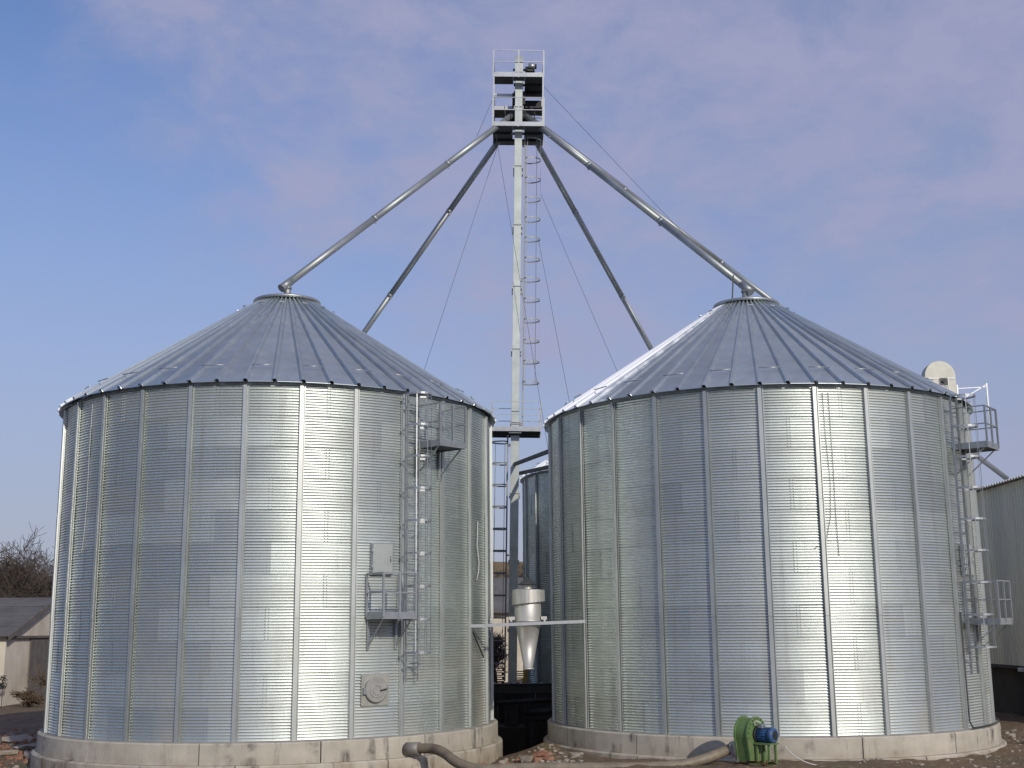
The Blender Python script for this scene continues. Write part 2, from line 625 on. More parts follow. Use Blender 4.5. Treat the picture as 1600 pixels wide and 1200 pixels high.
ME_SHEET = make_sheet()
ME_STIFF = make_stiffener()
ME_PANEL = make_roof_panel()
ME_UP = make_block(5.6, 6.45, -0.50, 0.0, 14, 0.03)
ME_LOW = make_block(6.2, 6.58, -1.60, -0.504, 11, 0.035)
m = MB()
w_ = 5.75 * math.tan(PI / (2 * NB)) * 0.9
m.tube([(-w_, -(5.75 + 0.11 * math.sin(SL)), roof_z(5.75) + 0.11), (w_, -(5.75 + 0.11 * math.sin(SL)), roof_z(5.75) + 0.11)], 0.016, 6)
ME_STEP = m.mesh('step_bar', steel)
m = MB()
w_ = 1.45 * math.tan(PI / (2 * NB)) * 0.95
m.bar((-w_, -(1.45 + 0.09 * math.sin(SL)), roof_z(1.45) + 0.10), (w_, -(1.45 + 0.09 * math.sin(SL)), roof_z(1.45) + 0.10), 0.05, 0.02)
ME_STEP2 = m.mesh('step_bar', steel)
m = MB()
m.lathe([(5.9, 0.0), (RW - 0.02, 0.0)], 56, (0, 0, H - 0.03))
m.lathe([(RW - 0.03, H - 0.03), (RW - 0.03, H + 0.10)], 56)
ME_EAVE = m.mesh('eave_ring', steel)
m = MB()
zt = roof_z(R_TOP) + 0.02
m.lathe([(0.80, zt - 0.10), (0.80, zt + 0.06), (1.02, zt + 0.045), (1.035, zt + 0.075), (1.02, zt + 0.12), (0.78, zt + 0.18), (0.18, zt + 0.36), (0.0, zt + 0.36)], 48)
ME_CAP = m.mesh('top_ring', steel)
TOPZ = zt + 0.30
m = MB()
m.lathe([(5.0, -0.02), (6.0, 0.02), (RW + 0.10, 0.02), (RW + 0.11, -0.02)], 56)
ME_SILL = m.mesh('base_angle', mat('dusty_base_angle', (0.30, 0.29, 0.26), 0.85, 0.1, var=0.3, vscale=2))
# bolts along the sheet laps
m = MB()
for k in range(NR):
    for i in range(14):
        a = BAY * (2 * i + 1 + (k % 2)) + BAY * 0.5
        for da in (-0.009, 0.004):
            for q in range(11):
                z = RH * (k + (q + 0.5) / 11)
                r = RW + 0.012
                c = Vector((r * math.sin(a + da), -r * math.cos(a + da), z))
                t = Vector((math.cos(a), math.sin(a), 0)) * 0.011
                o = Vector((math.sin(a), -math.cos(a), 0)) * 0.012
                u = Vector((0, 0, 0.011))
                m.add([c - t - u, c + t - u, c + t + u, c - t + u, c + o], [(0, 1, 4), (1, 2, 4), (2, 3, 4), (3, 0, 4)])
ME_BOLT = m.mesh('seam_bolts', steel)

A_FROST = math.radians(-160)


def wrap(a):
    return (a + PI) % (2 * PI) - PI


def make_silo(loc, phase, label, rnd):
    root = empty('grain_silo', loc, phase, label, 'silo', 'round corrugated grain silos')
    rg = random.Random(rnd)
    for k in range(NR):
        for i in range(14):
            a = BAY * (2 * i + (k % 2)) + BAY * 0.5
            dr = rg.uniform(-0.002, 0.002)
            tilt = rg.gauss(0, 0.0012)
            mt = Matrix.Rotation(a, 4, 'Z') @ Matrix.Translation((0, -RW + dr, RH * k)) @ Matrix.Rotation(tilt, 4, 'X') \
                @ Matrix.Rotation(rg.gauss(0, 0.0019), 4, 'Z') @ Matrix.Translation((0, RW, 0))
            put('wall_sheet', ME_SHEET, root, mtx=mt)
    for i in range(NB):
        put('stiffener', ME_STIFF, root, rz=BAY * i)
    for i in range(2 * NB):
        a = BAY * 0.5 * (i + 0.5)
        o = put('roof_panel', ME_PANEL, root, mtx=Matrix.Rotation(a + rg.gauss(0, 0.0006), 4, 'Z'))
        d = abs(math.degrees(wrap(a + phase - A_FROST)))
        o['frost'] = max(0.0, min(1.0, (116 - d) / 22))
        if i % 2 == 0:
            put('step_bar', ME_STEP, root, rz=a)
        if i % 4 == 0:
            put('step_bar', ME_STEP2, root, rz=a)
    for i in range(14):
        put('foundation_block', ME_UP, root, rz=2 * PI / 14 * i + 0.1)
    for i in range(11):
        put('foundation_block', ME_LOW, root, rz=2 * PI / 11 * i + 0.3)
    put('eave_ring', ME_EAVE, root)
    put('top_ring', ME_CAP, root)
    put('base_angle', ME_SILL, root)
    tag(put('seam_bolts', ME_BOLT, root), kind='stuff')
    return root


LC = Vector((-6.950, 36.598, 0.0)); LPH = 0.0335
RC = Vector((7.408, 37.284, -0.054)); RPH = -0.1582
ax = (RC - LC); perp = Vector((-ax.y, ax.x, 0))
BLC = LC + perp; BRC = RC + perp
silo_L = make_silo(LC, LPH, 'front silo at left, round hatch and small platform facing the camera', 1)
silo_R = make_silo(RC, RPH, 'front silo at right, behind the green blower, ladder on its right flank', 2)
silo_BL = make_silo(BLC, 0.11, 'rear silo hidden behind the left front silo, fed by a steep spout', 3)
silo_BR = make_silo(BRC, -0.05, 'rear silo showing as a dark strip between the two front silos', 4)


# ---- ladder and platform kits, built in a frame: x = along the wall, -y = outward, z = up
def place(parent, me, name, mt):
    return put(name, me, parent, mtx=mt)


def caged_ladder(parent, mt, z0, z1, cz0, cz1, gap=0.16, half=0.19, depth=0.62, hoop_step=0.80, label=None, mm=None):
    mm = mm or steel
    piv = bpy.data.objects.new('caged_ladder', None)
    COL.objects.link(piv); piv.parent = parent; piv.matrix_basis = mt
    if label: piv['label'] = label
    for sx in (-1, 1):
        MB().bar((sx * half, -gap, z0), (sx * half, -gap, z1), 0.028, 0.055, up=(0, 1, 0)).build('rail', mm, piv)
    me = MB().tube([(-half, -gap, 0), (half, -gap, 0)], 0.013, 6).mesh('rung', mm)
    n = int((z1 - z0) / 0.29)
    for i in range(n):
        put('rung', me, piv, loc=(0, 0, z0 + 0.15 + i * 0.29))
    hp = []
    for k in range(13):
        a = PI * k / 12
        hp.append((math.cos(a) * 0.35, -gap - 0.10 - math.sin(a) * (depth - 0.10)))
    hp = [(half, -gap)] + hp + [(-half, -gap)]
    m = MB()
    rows = [[(x, y, -0.025) for x, y in hp], [(x, y, 0.025) for x, y in hp], [(x * 0.985, y + 0.008 if i not in (0, len(hp) - 1) else y, 0.025) for i, (x, y) in enumerate(hp)],
            [(x * 0.985, y + 0.008 if i not in (0, len(hp) - 1) else y, -0.025) for i, (x, y) in enumerate(hp)]]
    rows.append(rows[0])
    m.grid(rows)
    hoop = m.mesh('cage_hoop', mm)
    nh = int(round((cz1 - cz0) / hoop_step))
    for i in range(nh + 1):
        put('cage_hoop', hoop, piv, loc=(0, 0, cz0 + (cz1 - cz0) * i / nh))
    for k in (1, 4, 7, 10, 13):
        x, y = hp[k]
        MB().bar((x * 0.975, y * 0.985, cz0 - 0.03), (x * 0.975, y * 0.985, cz1 + 0.03), 0.024 if mm is steel else 0.014, 0.008,
                 up=(x, y + gap, 0)).build('cage_strap', mm, piv)
    for z in (z0 + 0.3, (z0 + z1) / 2, z1 - 0.4):
        for sx in (-1, 1):
            MB().bar((sx * half, -gap, z), (sx * half, 0.0, z), 0.09, 0.03).build('wall_bracket', mm, piv)
    return piv


def platform(parent, mt, w, d, zf, rail=1.08, toe=0.17, struts=True, open_side=None, mm=None, posts=True, label=None):
    """floor from wall (y=0) outward to y=-d, x in +-w/2"""
    mm = mm or steel
    piv = bpy.data.objects.new('access_platform', None)
    COL.objects.link(piv); piv.parent = parent; piv.matrix_basis = mt
    if label: piv['label'] = label
    MB().box((0, -d / 2, zf), (w, d, 0.04)).build('floor_plate', grating, piv)
    for x in (-w / 2, w / 2):
        MB().bar((x, -0.03, zf + 0.03), (x, -d, zf + 0.03), 0.012, toe, up=(0, 0, 1)).build('kick_plate', mm, piv)
    MB().bar((-w / 2, -d, zf + 0.03), (w / 2, -d, zf + 0.03), 0.012, toe).build('kick_plate', mm, piv)
    pts = [(-w / 2, -0.05), (-w / 2, -d), (0.0, -d), (w / 2, -d), (w / 2, -0.05)]
    pme = MB().add([(-.025, -.025, 0), (.025, -.025, 0), (.025, -.018, 0), (-.018, -.018, 0), (-.018, .025, 0), (-.025, .025, 0),
                    (-.025, -.025, rail), (.025, -.025, rail), (.025, -.018, rail), (-.018, -.018, rail), (-.018, .025, rail), (-.025, .025, rail)],
                   [(i, (i + 1) % 6, (i + 1) % 6 + 6, i + 6) for i in range(6)] + [(5, 4, 3, 2, 1, 0), (6, 7, 8, 9, 10, 11)]).mesh('post', mm)
    for x, y in pts:
        put('post', pme, piv, loc=(x, y, zf))
    for hz in (rail, rail * 0.55):
        for a, b in ((0, 1), (1, 3), (3, 4)):
            if open_side == (a, b):
                continue
            MB().bar((*pts[a], zf + hz), (*pts[b], zf + hz), 0.038, 0.03).build('guard_rail', mm, piv)
    if struts:
        for x in (-w / 2 + 0.06, w / 2 - 0.06):
            MB().bar((x, -d + 0.08, zf - 0.03), (x, -0.05, zf - 0.72), 0.028, 0.028).build('strut', mm, piv)
            MB().bar((x, -0.045, zf - 0.80), (x, -0.045, zf), 0.06, 0.05, up=(0, 1, 0)).build('strut', mm, piv)
    return piv


def wall_frame(a, phase, r=RW):
    return Matrix.Rotation(a - phase, 4, 'Z') @ Matrix.Translation((0, -r, 0))


# left silo fittings
caged_ladder(silo_L, wall_frame(0.735, LPH, RW + 0.07), 1.35, 8.72, 2.05, 8.70, label='caged ladder up the silo wall')
platform(silo_L, wall_frame(0.845, LPH), 0.95, 0.95, 7.38, label='upper landing under the eave')
platform(silo_L, wall_frame(0.612, LPH), 0.92, 0.92, 2.94, label='lower landing under the wall hatch')


def hatch(parent, a, phase, z0, z1, w):
    piv = bpy.data.objects.new('wall_hatch', None)
    COL.objects.link(piv); piv.parent = parent; piv.matrix_basis = wall_frame(a, phase)
    zc = (z0 + z1) / 2
    MB().box((0, -0.06, zc), (w + 0.05, 0.10, z1 - z0 + 0.05), bevel=0.012).build('hatch_frame', steel, piv)
    MB().box((0, -0.125, zc), (w, 0.03, z1 - z0), bevel=0.01).build('hatch_door', casing_m, piv)
    for dz in (-0.2, 0.2):
        MB().tube([(-w / 2 - 0.02, -0.13, zc + dz - 0.05), (-w / 2 - 0.02, -0.13, zc + dz + 0.05)], 0.018, 8).build('hinge', steel, piv)
    MB().tube([(w / 2 - 0.08, -0.14, zc - 0.06), (w / 2 - 0.08, -0.18, zc - 0.06), (w / 2 - 0.08, -0.18, zc + 0.06), (w / 2 - 0.08, -0.14, zc + 0.06)], 0.01, 6).build('handle', steel, piv)


hatch(silo_L, 0.604, LPH, 4.02, 4.78, 0.58)
hatch(silo_R, 0.865, RPH, 3.98, 4.78, 0.58)
# round inspection door, left silo
piv = bpy.data.objects.new('round_hatch', None)
COL.objects.link(piv); piv.parent = silo_L
piv.matrix_basis = wall_frame(0.585, LPH) @ Matrix.Translation((0, 0, 1.16)) @ Matrix.Rotation(PI / 2, 4, 'X')
MB().box((0, 0, 0.02), (0.78, 0.78, 0.03), bevel=0.01).build('backing_plate', mat('hatch_plate', (0.50, 0.50, 0.45), 0.5, 0.6, var=0.25, vscale=5), piv)
MB().lathe([(0.31, 0.0), (0.31, 0.11), (0.29, 0.125), (0.20, 0.125), (0.19, 0.14), (0.0, 0.14)], 36, smooth=False).build('hatch_door', mat('dull_hatch', (0.40, 0.40, 0.38), 0.65, 0.35, var=0.25, vscale=6), piv)
MB().lathe([(0.12, 0.14), (0.12, 0.155), (0.10, 0.155), (0.10, 0.14)], 24, smooth=False).build('door_rib', MATS['dull_hatch'], piv)
MB().bar((0.08, -0.02, 0.16), (0.27, 0.02, 0.16), 0.03, 0.02).build('handle', dark_steel, piv)
MB().box((-0.32, -0.02, 0.07), (0.08, 0.16, 0.10)).build('hinge', steel, piv)

# right silo fittings
caged_ladder(silo_R, wall_frame(0.795, RPH, RW + 0.07), 1.40, 8.76, 2.1, 8.74, label='caged ladder on the right flank')
platform(silo_R, wall_frame(0.90, RPH), 0.95, 0.95, 7.40, label='upper landing under the eave')
platform(silo_R, wall_frame(0.875, RPH), 0.95, 0.95, 2.72, label='lower landing beside the warehouse')
# sensor cables hanging down the walls
for parent, ph, c in ((silo_L, LPH, [(-0.742, 8.6), (-0.745, 7.2), (-0.742, 6.0), (-0.748, 5.2), (-0.758, 4.75), (-0.776, 4.60)]),
                      (silo_R, RPH, [(0.10, 8.6), (0.104, 7.4), (0.112, 6.3), (0.105, 5.4), (0.08, 4.75), (0.03, 4.6)]),
                      (silo_R, RPH, [(0.125, 8.6), (0.128, 7.0), (0.127, 5.2), (0.13, 4.4)])):
    MB().tube([((RW + 0.03) * math.sin(a - ph), -(RW + 0.03) * math.cos(a - ph), z) for a, z in c], 0.008, 6).build(
        'sensor_cable', cable_m if ph > 0 else post_m, parent)
a_ = 1.22
m = MB().tube([((RW + 0.07) * math.sin(a - LPH), -(RW + 0.07) * math.cos(a - LPH), z) for a, z in
               ((1.232, 5.6), (1.226, 5.2), (1.222, 4.9), (1.245, 4.45), (1.238, 4.2), (1.215, 3.95))], 0.014, 6).build('sensor_cable', cable_m, silo_L)
# conduit along the right foundation
pts = [(6.41 * math.sin(a - RPH), -6.41 * math.cos(a - RPH), 0.06 if a > 0.76 else 0.06) for a in [0.76 + 0.05 * i for i in range(18)]]
pts = [((RW + 0.12) * math.sin(0.745 - RPH), -(RW + 0.12) * math.cos(0.745 - RPH), 3.0),
       ((RW + 0.12) * math.sin(0.75 - RPH), -(RW + 0.12) * math.cos(0.75 - RPH), 0.22)] + pts
MB().tube(pts, 0.022, 8).build('conduit', grating, silo_R)

# ------------------------------------------------------------------ bucket elevator tower
T0 = Vector((-0.10, 44.35, 0.0))
tower = empty('bucket_elevator', T0, 0, 'tall galvanized bucket elevator tower with railed head platforms between the silos', 'grain elevator')
tower.rotation_euler = (0, 0.0205, 0)
joints = [0.75, 2.6, 5.0, 7.4, 10.0, 12.75, 15.15, 17.55, 19.9, 22.3, 23.5]
for y in (-0.30, 0.34):
    for j in range(len(joints) - 1):
        w = 0.285 if j > 3 else 0.31
        MB().box((0, y, (joints[j] + joints[j + 1]) / 2), (w, 0.26, joints[j + 1] - joints[j] - 0.008), bevel=0.006).build('leg_casing', casing_m, tower)
        if j:
            m = MB()
            for sx in (-1, 1):
                m.box((sx * (w / 2 + 0.022), y, joints[j] - 0.055), (0.04, 0.30, 0.10))
            m.box((0, y - 0.15, joints[j]), (w + 0.08, 0.03, 0.03))
            m.box((0, y + 0.15, joints[j]), (w + 0.08, 0.03, 0.03))
            m.build('flange', steel, tower)
# head
hd = empty('elevator_head'); hd.parent = tower
m = MB()
prof = []
for k in range(13):
    a = PI * k / 12
    prof.append((-math.cos(a) * 0.52, 24.05 + math.sin(a) * 0.52))
prof = [(-0.52, 23.42)] + prof + [(0.52, 23.42)]
for sx in (-0.155, 0.155):
    pass
n = len(prof)
vs_ = [(-0.155, y, z) for y, z in prof] + [(0.155, y, z) for y, z in prof]
fs_ = [tuple(range(n)), tuple(range(2 * n - 1, n - 1, -1))] + [(i, i + n, (i + 1) % n + n, (i + 1) % n) for i in range(n)]
m.add(vs_, fs_)
m.build('head_hood', casing_m, hd)
for z in (23.62, 24.10):
    MB().box((0, -0.54, z), (0.34, 0.03, 0.03)).build('hood_band', steel, hd)
MB().tube([(-0.24, 0, 24.02), (0.24, 0, 24.02)], 0.045, 12).build('head_shaft', dark_steel, hd)
MB().tube([(0.24, 0.0, 24.02), (0.36, 0.0, 24.02)], 0.13, 16).build('pulley', dark_steel, hd)
MB().tube([(0.36, -0.1, 24.12), (0.62, -0.1, 24.12)], 0.13, 14).build('drive_motor', steel, hd)
MB().tube([(0.62, -0.1, 24.12), (0.68, -0.1, 24.12)], 0.10, 14).build('motor_cover', dark_steel, hd)
MB().box((0.46, -0.1, 23.93), (0.26, 0.22, 0.10)).build('gearbox', dark_steel, hd)
for x in (0.36, 0.60):
    MB().bar((x, -0.1, 23.45), (x, -0.1, 23.92), 0.05, 0.05, up=(0, 1, 0)).build('motor_support', dark_steel, hd)


def square_platform(name, x0, x1, y0, y1, zf, rail, mm=steel, posts_front=3, label=None, kick=0.17, left_y1=None):
    pv = empty(name); pv.parent = tower
    if label: pv['label'] = label
    hole = [(-0.22, -0.55), (0.22, 0.60)]
    # floor in four plates round the leg opening
    for (a, b, c, d) in ((x0, hole[0][0], y0, y1 if left_y1 is None else left_y1), (hole[1][0], x1, y0, y1), (hole[0][0], hole[1][0], y0, hole[0][1]), (hole[0][0], hole[1][0], hole[1][1], y1)):
        MB().box(((a + b) / 2, (c + d) / 2, zf), (b - a - 0.004, d - c, 0.05)).build('floor_plate', grating, pv)
    for (p, q) in (((x0, y0), (x1, y0)), ((x0, y1), (x1, y1)), ((x0, y0), (x0, y1)), ((x1, y0), (x1, y1))):
        MB().bar((*p, zf + 0.05), (*q, zf + 0.05), 0.014, kick).build('kick_plate', mm, pv)
        for hz in (rail, rail * 0.55):
            MB().bar((*p, zf + hz), (*q, zf + hz), 0.024, 0.024).build('guard_rail', mm, pv)
    for y in (y0, y1):
        for k in range(posts_front):
            x = x0 + (x1 - x0) * k / (posts_front - 1)
            MB().bar((x, y, zf - 0.05), (x, y, zf + rail), 0.055, 0.02, up=(0, 1, 0)).build('post', mm, pv)
    for y in (y0 + (y1 - y0) * 0.35, y0 + (y1 - y0) * 0.7):
        MB().bar((x0 if left_y1 is None else -0.2, y, zf - 0.07), (x1, y, zf - 0.07), 0.05, 0.09).build('floor_beam', dark_steel, pv)
    return pv


square_platform('head_platform', -0.98, 0.94, -0.95, 0.95, 23.32, 1.05, left_y1=-0.25, label='topmost railed platform around the elevator head')
square_platform('distributor_platform', -0.98, 0.96, -0.95, 0.95, 21.32, 1.12, label='railed platform below the head, spouts leaving from it')
square_platform('rest_platform', -0.86, 0.92, -0.95, 0.55, 9.62, 1.05, posts_front=2, label='railed rest platform halfway up, level with the silo eaves')
# corner posts carrying the head platform, and a half landing at the rear
for x in (-0.96, 0.92):
    for y in (-0.93, 0.93):
        MB().bar((x, y, 21.3), (x, y, 23.3), 0.05, 0.05, up=(0, 1, 0)).build('corner_post', steel, tower)
MB().box((0.55, 0.55, 22.55), (0.78, 0.78, 0.05)).build('half_landing', dark_steel, tower)
MB().box((-0.58, 0.55, 22.45), (0.74, 0.78, 0.05)).build('half_landing', dark_steel, tower)
MB().box((0.55, 0.93, 22.85), (0.78, 0.03, 0.62)).build('wind_board', dark_steel, tower)
MB().box((-0.58, 0.155, 22.50), (0.74, 0.02, 0.14)).build('kick_plate', steel, tower)
# distributor
ds = empty('grain_distributor'); ds.parent = tower
MB().lathe([(0.17, 22.55), (0.17, 22.40), (0.36, 22.20), (0.42, 22.0), (0.40, 21.85), (0.0, 21.85)], 20, (0.0, 0.05, 0)).build('distributor_drum', dark_steel, ds)
MB().box((0.0, 0.05, 22.75), (0.5, 0.42, 0.45)).build('feed_chute', dark_steel, ds)
for x0_, z0_, x1_, z1_ in ((-0.55, 22.4, -0.45, 21.5), (0.45, 22.4, 0.68, 22.05), (0.55, 22.35, 0.62, 21.9)):
    MB().bar((x0_, -0.2, z0_), (x1_, -0.2, z1_), 0.03, 0.03).build('control_rod', dark_steel, ds)
# ladders
caged_ladder(tower, Matrix.Translation((0.16, 0.05, 0)) @ Matrix.Rotation(PI / 2, 4, 'Z'), 9.7, 21.35, 11.55, 21.1, gap=0.10, half=0.19, depth=0.62, mm=ladder_m,
             label='upper caged ladder on the right side of the leg')
caged_ladder(tower, Matrix.Translation((-0.17, -0.05, 0)) @ Matrix.Rotation(-PI / 2, 4, 'Z'), 0.8, 9.6, 1.4, 9.3, gap=0.10, half=0.19, depth=0.60, mm=ladder_m,
             label='lower caged ladder on the left side of the leg')
# boot
MB().box((0, 0.0, 0.0), (0.50, 1.5, 1.4), bevel=0.03).build('boot', dark_steel, tower)
MB().box((0, -0.25, -1.2), (0.9, 1.6, 1.0)).build('boot_plinth', plinth_m, tower)


def tw(x, y, z):
    return T0 + Matrix.Rotation(0.0205, 3, 'Y') @ Vector((x, y, z))


# ------------------------------------------------------------------ spouts
def spout(name, p0, p1, r, label, apex=None, seg=3):
    root = empty(name, p1, 0, label, 'spout', 'round spouts from the elevator head')
    p0 = Vector(p0); p1 = Vector(p1)
    d = (p1 - p0)
    inv = p1
    for k in range(seg):
        a = p0 + d * (k / seg) - inv; b = p0 + d * ((k + 1) / seg) - inv
        MB().tube([a, b], r, 14).build('pipe', pipe_m, root)
        if k:
            u = d.normalized()
            MB().tube([a - u * 0.07, a + u * 0.07], r * 1.09, 14).build('coupling', pipe_m, root)
            MB().box(a - u * 0.02 + Vector((0, 0, -r - 0.03)), (0.12, 0.06, 0.06)).build('clamp', steel, root)
    if apex is not None:
        u = d.normalized()
        ap = Vector(apex) - inv
        MB().tube([-u * 0.05, u * 0.42], r * 1.12, 16).build('elbow', pipe_m, root)
        MB().tube([u * 0.40, u * 0.44], r * 1.22, 16).build('end_cap', pipe_m, root)
        MB().tube([Vector((0, 0, 0.02)) + u * 0.12, Vector((ap.x, ap.y, ap.z + 0.26))], r * 0.98, 16).build('drop_pipe', pipe_m, root)
        MB().tube([Vector((ap.x, ap.y, ap.z + 0.24)), Vector((ap.x, ap.y, ap.z + 0.30))], r * 1.2, 16).build('collar', pipe_m, root)
        MB().tube([Vector((ap.x, ap.y, ap.z + 0.30)), Vector((ap.x, ap.y, ap.z - 0.05))], r * 1.0, 16).build('inlet_pipe', pipe_m, root)
    return root


def apex(c):
    return Vector((c.x, c.y, c.z + TOPZ))


for c, nm, x0, y0, lab in ((LC, 'grain_spout', -0.30, -0.2, 'long spout running down left to the front left silo'),
                           (BLC, 'grain_spout', -0.25, 0.30, 'dark spout dropping steeply behind the left silo roof'),
                           (BRC, 'grain_spout', 0.25, 0.30, 'spout dropping steeply behind the left slope of the right silo roof'),
                           (RC, 'grain_spout', 0.30, -0.2, 'spout ending at the peak of the front right silo')):
    ap = apex(c)
    p0 = tw(x0, y0, 22.0)
    d = (Vector((ap.x, ap.y, 0)) - Vector((p0.x, p0.y, 0))).normalized()
    spout(nm, p0, ap + Vector((0, 0, 0.50)) - d * 0.10, 0.112, lab, ap)
spout('grain_spout', tw(0.34, 0.1, 22.15), (19.6, 48.2, 8.25), 0.105, 'longest spout passing behind the right silo to the grey warehouse roof', None, 5)
# strut of the right spout on the roof
o = MB().bar(RC + Vector((-0.45, -0.1, TOPZ - 0.1)), RC + Vector((-0.36, -0.02, TOPZ + 0.80)), 0.04, 0.04, up=(0, 1, 0)).build('spout_strut', dark_steel)
tag(o, 'thin dark strut under the spout at the right silo peak', 'strut')

# ------------------------------------------------------------------ guy wires
wires = [
    (tw(0.95, -0.9, 22.9), (6.45, 40.45, 15.45), 'stay wire from the head platform to the middle of the right spout'),
    (tw(0.95, 0.5, 22.0), (4.24, 41.9, 18.22), 'short stay wire from the lower head platform to the right spout'),
    (tw(-0.95, -0.9, 22.5), (-1.25, 43.6, 20.95), 'short stay wire from the head platform to the left spout'),
    (tw(-0.90, -0.6, 21.3), (1.3, 43.2, 8.7), 'guy wire crossing behind the elevator casing down to the right'),
    (tw(-0.80, 0.8, 21.2), (-4.2, 50.0, 11.6), 'guy wire running down left behind the left silo roof'),
    (tw(0.90, 0.8, 19.2), (4.6, 48.5, 12.0), 'outer thin guy wire running down right behind the right silo roof'),
    (tw(0.80, 0.9, 17.5), (2.45, 49.0, 11.0), 'inner thin guy wire nearly upright left of the right silo roof'),
]
for a, b, lab in wires:
    tag(MB().tube([Vector(a), Vector(b)], 0.0075, 5).build('guy_wire', wire_m), lab, 'wire', 'guy and stay wires')
# braces between tower and right silo
for i, (z0, z1, a, lab) in enumerate(((8.45, 8.12, -1.72, 'upper dark brace beam from the elevator leg to the right silo'),
                                      (8.20, 7.76, -1.86, 'lower dark brace beam from the elevator leg to the right silo'))):
    e_ = RC + Vector(((RW + 0.05) * math.sin(a), -(RW + 0.05) * math.cos(a), z1 + 0.05))
    s_ = tw(0.0 if i == 0 else 0.18, -0.46 if i == 0 else 0.2, z0)
    tag(MB().bar(s_, e_, 0.09, 0.12).build('brace_beam', grating), lab, 'beam', 'brace beams of the tower')

# ------------------------------------------------------------------ cyclone on its cross beam
cy = Vector((0.38, 34.45, 0))
cyc = empty('cyclone_separator', (cy.x, cy.y, 1.5), 0, 'pale sheet metal dust cyclone with rain cap hanging between the silos', 'cyclone')
def cz(z): return z - 1.5
MB().lathe([(0.0, cz(4.02)), (0.06, cz(3.98)), (0.27, cz(3.83)), (0.26, cz(3.815)), (0.0, cz(3.86))], 24, smooth=False).build('rain_cap', grating, cyc)
MB().lathe([(0.12, cz(3.70)), (0.12, cz(3.80))], 20).build('outlet_pipe', aluminium, cyc)
for k in range(3):
    a = 2 * PI * k / 3 + 0.4
    MB().bar((0.13 * math.sin(a), 0.13 * math.cos(a), cz(3.72)), (0.16 * math.sin(a), 0.16 * math.cos(a), cz(3.84)), 0.015, 0.01, up=(0, 1, 0)).build('cap_leg', steel, cyc)
MB().lathe([(0.0, cz(3.71)), (0.36, cz(3.68)), (0.37, cz(3.62)), (0.37, cz(2.86)), (0.385, cz(2.85)), (0.385, cz(2.81)), (0.36, cz(2.80)), (0.12, cz(1.56)),
            (0.155, cz(1.555)), (0.155, cz(1.52)), (0.10, cz(1.52))], 32).build('body', aluminium, cyc)
# spiral inlet wrapped round the top
m = MB()
rows = []
for k in range(27):
    t = k / 26
    a = -0.75 * PI + t * 1.85 * PI
    rr = 0.385 + 0.10 * (0.35 + 0.65 * math.sin(min(1, t * 1.2) * PI / 2))
    zt_ = 3.70 - 0.02 * t
    zb = 3.38 - 0.22 * (1 - t) + 0.06
    rows.append([(0.33 * math.sin(a), -0.33 * math.cos(a), cz(zt_)), (rr * math.sin(a), -rr * math.cos(a), cz(zt_ - 0.02)),
                 (rr * math.sin(a), -rr * math.cos(a), cz(zb)), (0.33 * math.sin(a), -0.33 * math.cos(a), cz(zb - 0.01))])
m.grid(rows)
m.f.append((0, 1, 2, 3)); m.smooth.append(False)
nl = len(m.v)
m.f.append((nl - 1, nl - 2, nl - 3, nl - 4)); m.smooth.append(False)
m.build('spiral_inlet', aluminium, cyc)
for sx in (-1, 1):
    MB().box((sx * 0.44, -0.1, cz(2.90)), (0.16, 0.20, 0.09)).build('mounting_lug', aluminium, cyc)
MB().bar((-0.46, -0.22, cz(2.83)), (-0.46, 0.45, cz(2.83)), 0.05, 0.05).build('hanger', aluminium, cyc)
MB().bar((0.46, -0.22, cz(2.83)), (0.46, 0.45, cz(2.83)), 0.05, 0.05).build('hanger', aluminium, cyc)
o = MB().bar((-1.22, 34.02, 2.70), (1.96, 34.16, 2.80), 0.06, 0.085).build('cross_beam', steel)
tag(o, 'thin horizontal steel beam bridging the gap, carrying the cyclone', 'beam')
o = MB().bar((-1.19, 34.03, 2.66), (-0.86, 34.7, 1.85), 0.03, 0.03).build('beam_strut', dark_steel)
tag(o, 'dark diagonal strut under the left end of the cross beam', 'strut')

# ------------------------------------------------------------------ things down in the gap
cv = empty('drag_conveyor', (0, 42.6, 0.6), 0, 'dark steel drag conveyor trough crossing the gap at knee height', 'conveyor')  # gap machinery coloured dark to help carry the shade there
MB().box((0.1, 0, 0.0), (4.6, 0.42, 0.30), bevel=0.02).build('trough', dark_steel, cv)
MB().box((0.1, 0, 0.17), (4.6, 0.48, 0.03)).build('lid', dark_steel, cv)
for x in (-1.0, 0.55, 1.3):
    MB().bar((x, 0, -0.15), (x, 0, -2.6), 0.09, 0.09, up=(0, 1, 0)).build('leg', dark_steel, cv)
for x in (-0.7, 0.2, 0.9):
    MB().box((x, 0, 0.20), (0.05, 0.50, 0.04)).build('lid_clamp', steel, cv)
MB().tube([(-0.15, -0.3, 0.20), (0.12, -0.3, 0.20)], 0.035, 8).build('drive_shaft', steel, cv)
MB().tube([(-1.3, -0.5, -0.45), (1.8, -0.5, -0.30)], 0.07, 10).build('air_pipe', dark_steel, cv)
MB().tube([(0.3, -0.55, -0.75), (1.7, -0.55, -0.65)], 0.11, 10).build('air_pipe', dark_steel, cv)
wl = empty('retaining_wall', (0.1, 45.6, -1.9), 0, 'retaining wall coloured dark for the shade at the back of the trench between the silos', 'wall')  # wall colour darkened to stand in for shade filling the gap
for r in range(4):
    for k in range(5):
        MB().box((-2.2 + k * 0.98 + (0.4 if r % 2 else 0), 0, 0.32 + r * 0.62), (0.965, 0.30, 0.605), bevel=0.012).build('block', plinth_m, wl)
o = MB().tube([(0.40, 47.5, -0.9), (0.40, 47.5, 1.45)], 0.075, 10).build('marker_post', yellow)
